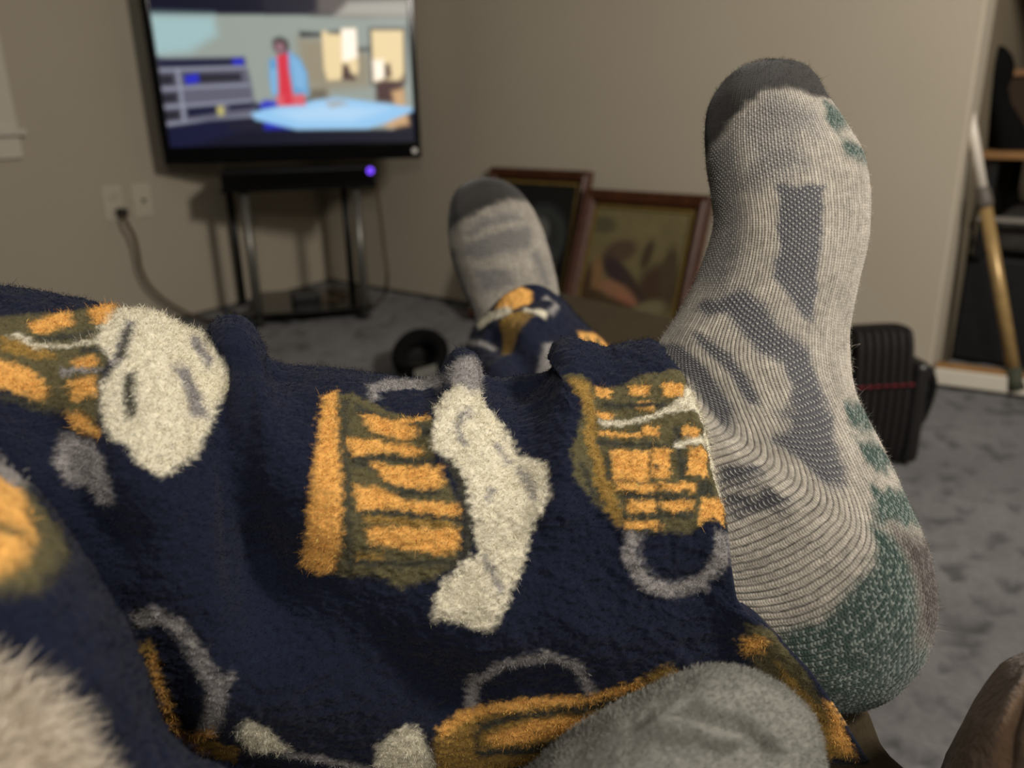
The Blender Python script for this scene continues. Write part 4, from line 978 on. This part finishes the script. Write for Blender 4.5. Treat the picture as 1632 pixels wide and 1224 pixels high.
# wooden picture frame propped on the shelf
fa, fb = at_y(1563, 128, 2.44), at_y(1592, 232, 2.37)
fr = empty('propped_frame', fb, 'thin brown wooden frame propped up in the closet beside the wall end', 'frame')
m_w2 = mat('brown_wood', lin(112, 78, 48), .5, .4, var=.2, vscale=20)
sx = np.array([.24, 0, 0]); fb[2] = .588; ax = (fa - fb); ax /= np.linalg.norm(ax); hh = np.linalg.norm(fa - fb) * 1.05
MB().box(fb, ax * hh, w_dir * .02, w_n * .015, .002).build('side_rail', m_w2, fr)
MB().box(fb + sx, ax * hh, w_dir * .02, w_n * .015, .002).build('side_rail', m_w2, fr)
MB().box(fb, sx, ax * .02, w_n * .015, .002).build('lower_rail', m_w2, fr)
MB().box(fb + ax * hh, sx + w_dir * .02, ax * .02, w_n * .015, .002).build('top_rail', m_w2, fr)
MB().box(fb, sx, ax * hh, -w_n * .006).build('backing', mat('dark_backing', lin(44, 30, 18), .8), fr)
# black garment hanging / bulky bag with rounded top
gb = at_y(1586, 165, 2.30)
rows = []
G = []
for (cx, cy, rx) in ((1585, 70, 3), (1586, 76, 14), (1587, 88, 22), (1588, 104, 25), (1588, 120, 23), (1588, 140, 16), (1594, 165, 15), (1605, 195, 22), (1613, 220, 26), (1620, 243, 30)):
    c_ = at_y(cx, cy, 2.31); rr = rx * 2.31 / F * 1.05
    G.append([c_ + np.array([math.cos(t) * rr, math.sin(t) * rr * .7, 0]) for t in np.linspace(0, 2 * math.pi, 25)[:-1]])
G = np.array(G)
o = link('garment_bag', mesh_np('garment_bag', G.reshape(-1, 3), [grid_faces(len(G), 24)]), mat('black_garment', lin(12, 11, 11), .9, .1, bump=.5))
tag(o, 'black round-topped bundle standing in the closet above the wooden shelf', 'bag')
wb = at_y(1625, 128, 3.1)
tag(MB().box(wb - w_dir * .02, w_dir * .3, w_n * .05, UPZ * .028, .006).build('trim_3', m_trim), kind='structure')

# ---------------------------------------------------------------- recliner under the legs
m_suede = mat('brown_suede', lin(96, 76, 58), .95, .1, var=.18, vscale=60, bump=1.0, bscale=320, sheen=.2)
m_suede2 = mat('olive_brown_upholstery', lin(64, 56, 42), .95, .1, var=.10, vscale=40, bump=.6, bscale=300)
rec = empty('recliner', (0, -.1, 0), 'brown suede recliner with its footrest raised under both legs', 'recliner')
ZF = .45
fpts = [on_z(888, 462, ZF), on_z(1090, 508, ZF), on_z(1399, 1136, ZF), on_z(1412, 1178, ZF), on_z(1475, 1232, ZF), np.array([.17, .20, ZF]), np.array([-.42, .20, ZF]), np.array([-.34, .50, ZF]), on_z(640, 700, ZF), on_z(800, 620, ZF)]
MB().prism([p - UPZ * .13 for p in fpts], UPZ * .13, .012, 4).build('footrest', m_suede2, rec, False)
MB().box((-.44, -.45, .06), (.60, 0, 0), (0, .64, 0), (0, 0, .36), .04, 5).build('seat_cushion', m_suede, rec, True)
MB().box((-.40, -.42, .0), (.52, 0, 0), (0, .5, 0), (0, 0, .08), .01).build('base', m_black, rec)
for x in (-.25, .05):
    MB().tube([(x, .10, .2), (x, .35, .26), (x, .55, .34)], .014, 8).build('footrest_linkage', m_tube, rec)
ARM = Loft([(1690, 1030, 1705, 1028, 1722, 1030, .335, .004), (1618, 1048, 1705, 1040, 1790, 1048, .335, .03), (1574, 1086, 1700, 1076, 1830, 1090, .335, .05), (1538, 1142, 1695, 1130, 1860, 1150, .335, .06), (1512, 1200, 1690, 1195, 1880, 1215, .335, .065), (1490, 1265, 1690, 1270, 1890, 1280, .335, .068), (1465, 1360, 1690, 1370, 1900, 1380, .335, .07), (1440, 1500, 1690, 1500, 1900, 1500, .335, .07), (1400, 1750, 1690, 1750, 1920, 1750, .335, .07), (1380, 2300, 1690, 2300, 1950, 2300, .335, .07), (1380, 3250, 1690, 3250, 1950, 3250, .335, .07)], 1, 1, .7)
u, v, P = ARM.grid(160, 128); N = gnormals(P); N, fl = outward(P, N)
P = P + N * (.0035 * fbm(P * 40, 3) - .004 * np.exp(-((v - .35) / .03) ** 2) * (u < .2))[..., None]
link('armrest', mesh_np('armrest', P.reshape(-1, 3), [grid_faces(160, 128, flip=fl)]), m_suede, rec)

# ---------------------------------------------------------------- the person: fleece trousers and wool socks
PAL = {k: np.array(lin(*v)) for k, v in dict(navy=(24, 29, 47), lnavy=(26, 32, 51), gold=(228, 173, 94), ogold=(150, 120, 62), olive=(92, 86, 60), dark=(60, 60, 52), foam=(222, 215, 192), grey=(146, 142, 140)).items()}
m_fleece = mat('fleece_cloth', (0, 0, 0), .95, .1, attr='dye', sheen=.06, var=.12, vscale=400)
m_pile = mat('fleece_fibre', (0, 0, 0), .9, .1, attr='dye')
person = empty('person', (0, .2, ZF), 'person reclining in navy fleece trousers printed with golden beer mugs and grey wool socks', 'person')

parts_v, parts_f, parts_c = [], [], []
off = 0
fib = []
def cloth(loft, nu, nv, prints, soft, pile, folds=(), hem=None, big=.004, front=.5):
    """one fleece tube: print, folds and pilled relief"""
    global off
    u, v, P = loft.grid(nu, nv, front)
    A, B = u * loft.SU, v * loft.SV
    wob = .0014 * np.stack([vnoise(P * 620), vnoise(P * 620 + 50)], -1) + .0006 * np.stack([vnoise(P * 1500), vnoise(P * 1500 + 50)], -1)
    col = np.ones(P.shape) * PAL['navy']
    col = paint(col, A + wob[..., 0], B + wob[..., 1], prints, PAL, soft)
    N = gnormals(P); N, fl = outward(P, N)
    if hem is not None:
        N[0] = N[2]; N[1] = N[2]; N[-1] = N[-3]; N[-2] = N[-3]
    dsp = big * fbm(P * 16, 2)
    for amp, wid, pts in folds: dsp = dsp + amp * fold(A, B, pts, wid)
    eh = np.clip(np.minimum(u / .02, (1 - u) / .02), 0, 1) if hem is not None else 1.0
    dsp = dsp + eh * .0012 * fbm(P * 230, 2) + eh * .0011 * np.abs(vnoise(P * 640))
    fz = np.clip(1 - v * 20, 0, 1)
    P = P + N * dsp[..., None]
    N2 = gnormals(P); N2, fl = outward(P, N2)
    col = np.clip(col * (1 + .10 * vnoise(P * 900)[..., None]), 0, 1)
    V, Cc = P, col
    if hem is not None:
        # fold the open end inwards so that the hem has thickness
        end = P[hem]; nb_ = P[hem + (1 if hem == 0 else -1)]
        cen = end.mean(0); tdir = (end - P[12 if hem == 0 else -13])
        tdir = sum(np.roll(tdir, k, 0) for k in range(-30, 31)); tdir /= np.linalg.norm(tdir, axis=1, keepdims=True)
        rings = [end + tdir * .0015 + (cen - end) * .012, end + (cen - end) * .06 - tdir * .001, end + (cen - end) * .16 - tdir * .006]
        hc = np.ones((3, P.shape[1], 3)) * col[hem][None]
        if hem == 0:
            V = np.concatenate([np.array(rings[::-1]), P]); Cc = np.concatenate([hc, col])
        else:
            V = np.concatenate([P, np.array(rings)]); Cc = np.concatenate([col, hc])
    parts_v.append(V.reshape(-1, 3)); parts_c.append(Cc.reshape(-1, 3)); parts_f.append(grid_faces(V.shape[0], nv, off, flip=fl)); off += V.shape[0] * nv
    fib.append((P, N2, col, v))

cloth(SHIN, 560, 560, SHIN_PRINT, .0016, 1, SHIN_FOLDS, hem=-1, front=.78)
cloth(THIGH, 220, 300, THIGH_PRINT, .0012, 0)
cloth(FARLEG, 200, 260, FARLEG_PRINT, .0015, 0, [(-.012, .012, [(.06, .06), (.14, .10)]), (.008, .012, [(.04, .12), (.12, .06)])], hem=0)
trs = link('pajama_trousers', mesh_np('pajama_trousers', np.concatenate(parts_v), parts_f, np.concatenate(parts_c)), m_fleece, person)
trs['label'] = 'navy fleece pajama trousers printed with golden beer mugs'
P, N, col, v = fib[0]
front = np.where((v < 1.08) | (v > 1.92), 1.0, .25)
lum = col.mean(-1)
fibres('fleece_pile', P, N, col, 300000, .0010, .00018, .7, trs, m_pile, vary=.42, weight=front * np.where(lum > .10, 1.4, 1.0), curl=1.3, lscale=np.where(lum > .10, 1.6, 1.0))
sel = np.where(lum > .25, 1.0, 0.06)
fibres('long_pile', P, N, col, 20000, .0036, .00016, .7, trs, m_pile, weight=front * sel, curl=.7)
for q, cnt in ((1, 30000), (2, 30000)):
    P, N, col, v = fib[q]
    fibres('fleece_pile', P, N, col, cnt, .0024, .0003, .6, trs, m_pile, curl=.7)

# near sock: knitted relief
def knit(loft, NW, NC, nu, nv, zones, soft, hgt, parent, label, brightness=1.0, front=.5, ribk=.68, capr=.078, capl=.15):
    u, v, P = loft.grid(nu, nv, front)
    A, B = u * loft.SU, v * loft.SV
    chan = dict(mesh=(1, 0, 0), green=(0, 1, 0), cap_and_shadow=(0, 0, 1), brown=(0, 1, 1), shade=(.6, 0, 0), light=(0, 0, 0))
    jit = .0007 * vnoise(P * 500) + .0022 * vnoise(P * 170)
    Z = paint(np.zeros(P.shape), A + jit, B + jit, zones, chan, soft)
    Z[..., 2] = np.maximum(Z[..., 2], np.clip((np.interp(v, [0, .5, .8, 1, 2], [.055, .055, capr, capr, capl]) - u) / .008, 0, 1))
    mesh_, green, cap_and_shadow = Z[..., 0], Z[..., 1], Z[..., 2]; brown = np.minimum(green, cap_and_shadow); green = green - brown; cap_and_shadow = cap_and_shadow - brown
    W = v / 2 * NW; K_ = u * NC + .6 * vnoise(np.stack([u * 30, v * 20, u * 0], -1))
    wob = .10 * vnoise(P * 300)
    a = (W + wob) % 1.0; wi = np.floor(W + wob).astype(int)
    slant = np.abs(a - .5) * 1.3
    kk = K_ + slant; ki = np.floor(kk).astype(int); kf = kk % 1.0
    half = (a > .5).astype(int)
    col_h = np.abs(np.sin(2 * np.pi * a)) ** .5 * .35 + np.sin(np.pi * a) ** .7 * .65
    loop = .5 - .5 * np.cos(2 * np.pi * kf)
    rib = np.where(wi % 2 == 0, 1.0, ribk)
    rn = hsh(wi, ki, half + 0 * ki); rn2 = hsh(wi, ki * 0 + 3, ki // 9)
    h_pl = col_h * (.62 + .38 * loop) * (.45 + .55 * rib)
    h_ms = np.sin(np.pi * a) * np.where((wi + ki) % 2 == 0, loop, .25 * loop)
    h_gr = col_h * (.4 + .6 * loop)
    h = h_pl * (1 - mesh_) + h_ms * mesh_
    h = h * (1 - green - brown) + h_gr * (green + brown); h = h * (1 - .5 * cap_and_shadow)
    c = lambda *x: np.array(lin(*x))
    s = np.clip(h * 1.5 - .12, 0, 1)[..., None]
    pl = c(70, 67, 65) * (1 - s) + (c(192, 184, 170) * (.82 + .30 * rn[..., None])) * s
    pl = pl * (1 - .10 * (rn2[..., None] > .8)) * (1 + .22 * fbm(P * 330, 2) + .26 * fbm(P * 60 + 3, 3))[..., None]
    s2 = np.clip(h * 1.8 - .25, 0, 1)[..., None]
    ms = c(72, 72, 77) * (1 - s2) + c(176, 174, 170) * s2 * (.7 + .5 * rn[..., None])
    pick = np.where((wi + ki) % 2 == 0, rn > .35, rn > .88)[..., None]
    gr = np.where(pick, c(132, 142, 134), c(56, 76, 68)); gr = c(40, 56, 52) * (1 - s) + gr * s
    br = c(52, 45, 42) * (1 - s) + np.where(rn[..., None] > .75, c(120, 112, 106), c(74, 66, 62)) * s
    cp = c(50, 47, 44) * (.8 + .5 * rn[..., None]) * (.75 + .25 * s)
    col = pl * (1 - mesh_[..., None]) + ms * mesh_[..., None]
    for w_, q in ((green, gr), (brown, br), (cap_and_shadow, cp)): col = col * (1 - w_[..., None]) + q * w_[..., None]
    N = gnormals(P); N, fl = outward(P, N)
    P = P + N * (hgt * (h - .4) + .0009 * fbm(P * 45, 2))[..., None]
    N2 = gnormals(P); N2, fl = outward(P, N2)
    col = np.clip(col * brightness, 0, 1)
    return P, N2, fl, col, v

m_knit = mat('wool_knit', (0, 0, 0), .92, .15, attr='dye', sheen=.2)
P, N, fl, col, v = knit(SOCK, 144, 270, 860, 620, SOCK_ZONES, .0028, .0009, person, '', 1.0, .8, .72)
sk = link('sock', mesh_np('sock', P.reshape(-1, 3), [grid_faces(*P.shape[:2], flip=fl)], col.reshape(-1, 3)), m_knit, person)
sk['label'] = 'large ribbed grey wool sock with charcoal toe, dark mesh panels and green heel, on the near raised foot'
fibres('wool_fuzz', P, N, col, 50000, .0019, .00012, .9, sk, m_knit, curl=1.0)
fibres('stray_hair', P, N, np.clip(col * 1.1, 0, 1), 500, .008, .00014, .9, sk, m_knit, curl=.8)
P, N, fl, col, v = knit(SOCK2, 110, 150, 220, 330, SOCK2_ZONES, .003, .0004, person, '', .66, .6, .95, .14, .22)  # same wool, its colour darkened for the weaker light at the far foot
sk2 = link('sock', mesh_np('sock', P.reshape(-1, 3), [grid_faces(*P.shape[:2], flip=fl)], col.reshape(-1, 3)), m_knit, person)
sk2['label'] = 'blurred grey wool sock with charcoal toe on the far foot'
fibres('wool_fuzz', P, N, col, 12000, .002, .0002, .9, sk2, m_knit, curl=1.0)

# ---------------------------------------------------------------- grey plush blanket and white shaggy throw in the lap
GB = Loft([(1135, 1068, 1150, 1067, 1165, 1069, .315, .003), (1075, 1085, 1150, 1073, 1205, 1084, .315, .018), (1005, 1112, 1150, 1098, 1250, 1110, .315, .03), (930, 1152, 1120, 1146, 1286, 1152, .315, .04), (875, 1195, 1100, 1195, 1308, 1205, .315, .046), (838, 1232, 1085, 1240, 1322, 1258, .315, .05), (790, 1290, 1070, 1300, 1335, 1320, .315, .052), (740, 1370, 1060, 1380, 1345, 1400, .315, .054), (720, 1440, 1060, 1450, 1350, 1470, .315, .054)], 1, 1, .8)
u, v, P = GB.grid(260, 380); N = gnormals(P); N, fl = outward(P, N)
A, B = u, v
dsp = .004 * fbm(P * 28, 3) - .005 * fold(u, v, [(.24, .42), (.30, .62), (.42, .74)], .03) + .004 * fold(u, v, [(.30, .40), (.36, .58)], .04) - .006 * fold(u, v, [(.62, .25), (.60, .5)], .06)
P = P + N * (dsp + .0008 * fbm(P * 220, 2))[..., None]; N2, fl = outward(P, gnormals(P))
colg = np.ones(P.shape) * np.array(lin(130, 129, 122)) * (.88 + .28 * (.5 + .5 * fbm(P * 110, 3)))[..., None]
gb_ = link('plush_blanket', mesh_np('plush_blanket', P.reshape(-1, 3), [grid_faces(260, 380, flip=fl)], colg.reshape(-1, 3)), m_fleece)
tag(gb_, 'grey plush blanket bunched in a rounded mound below the near trouser cuff', 'blanket')
fibres('plush_pile', P, N2, colg, 70000, .0018, .0002, .5, gb_, m_pile, lean=(.5, 0, -.3), curl=.5)

WB = Loft([(-70, 1082, -50, 1078, -30, 1084, .205, .003), (-150, 1110, -50, 1096, 30, 1112, .205, .014), (-220, 1150, -50, 1140, 68, 1152, .205, .022), (-260, 1210, -50, 1200, 98, 1212, .205, .026), (-290, 1300, -50, 1290, 120, 1300, .205, .028), (-300, 1500, -50, 1500, 130, 1500, .21, .03), (-300, 1850, -60, 1850, 130, 1850, .21, .03), (-300, 2180, -60, 2180, 130, 2180, .21, .03)], 1, 1, .8)
u, v, P = WB.grid(120, 160); N, fl = outward(P, gnormals(P))
P = P + N * (.003 * fbm(P * 60, 2))[..., None]
colw = np.ones(P.shape) * np.array(lin(224, 212, 194)) * (.92 + .12 * fbm(P * 90, 2))[..., None]
ws = link('shaggy_throw', mesh_np('shaggy_throw', P.reshape(-1, 3), [grid_faces(120, 160, flip=fl)], colw.reshape(-1, 3)), m_fleece)
tag(ws, 'white long-haired shaggy throw at the lower left corner', 'throw')
fibres('long_pile', P, N, colw, 34000, .010, .00035, .35, ws, m_pile, lean=(.5, .2, .1), curl=.5, weight=(u < .6) * 1.0 + .1)
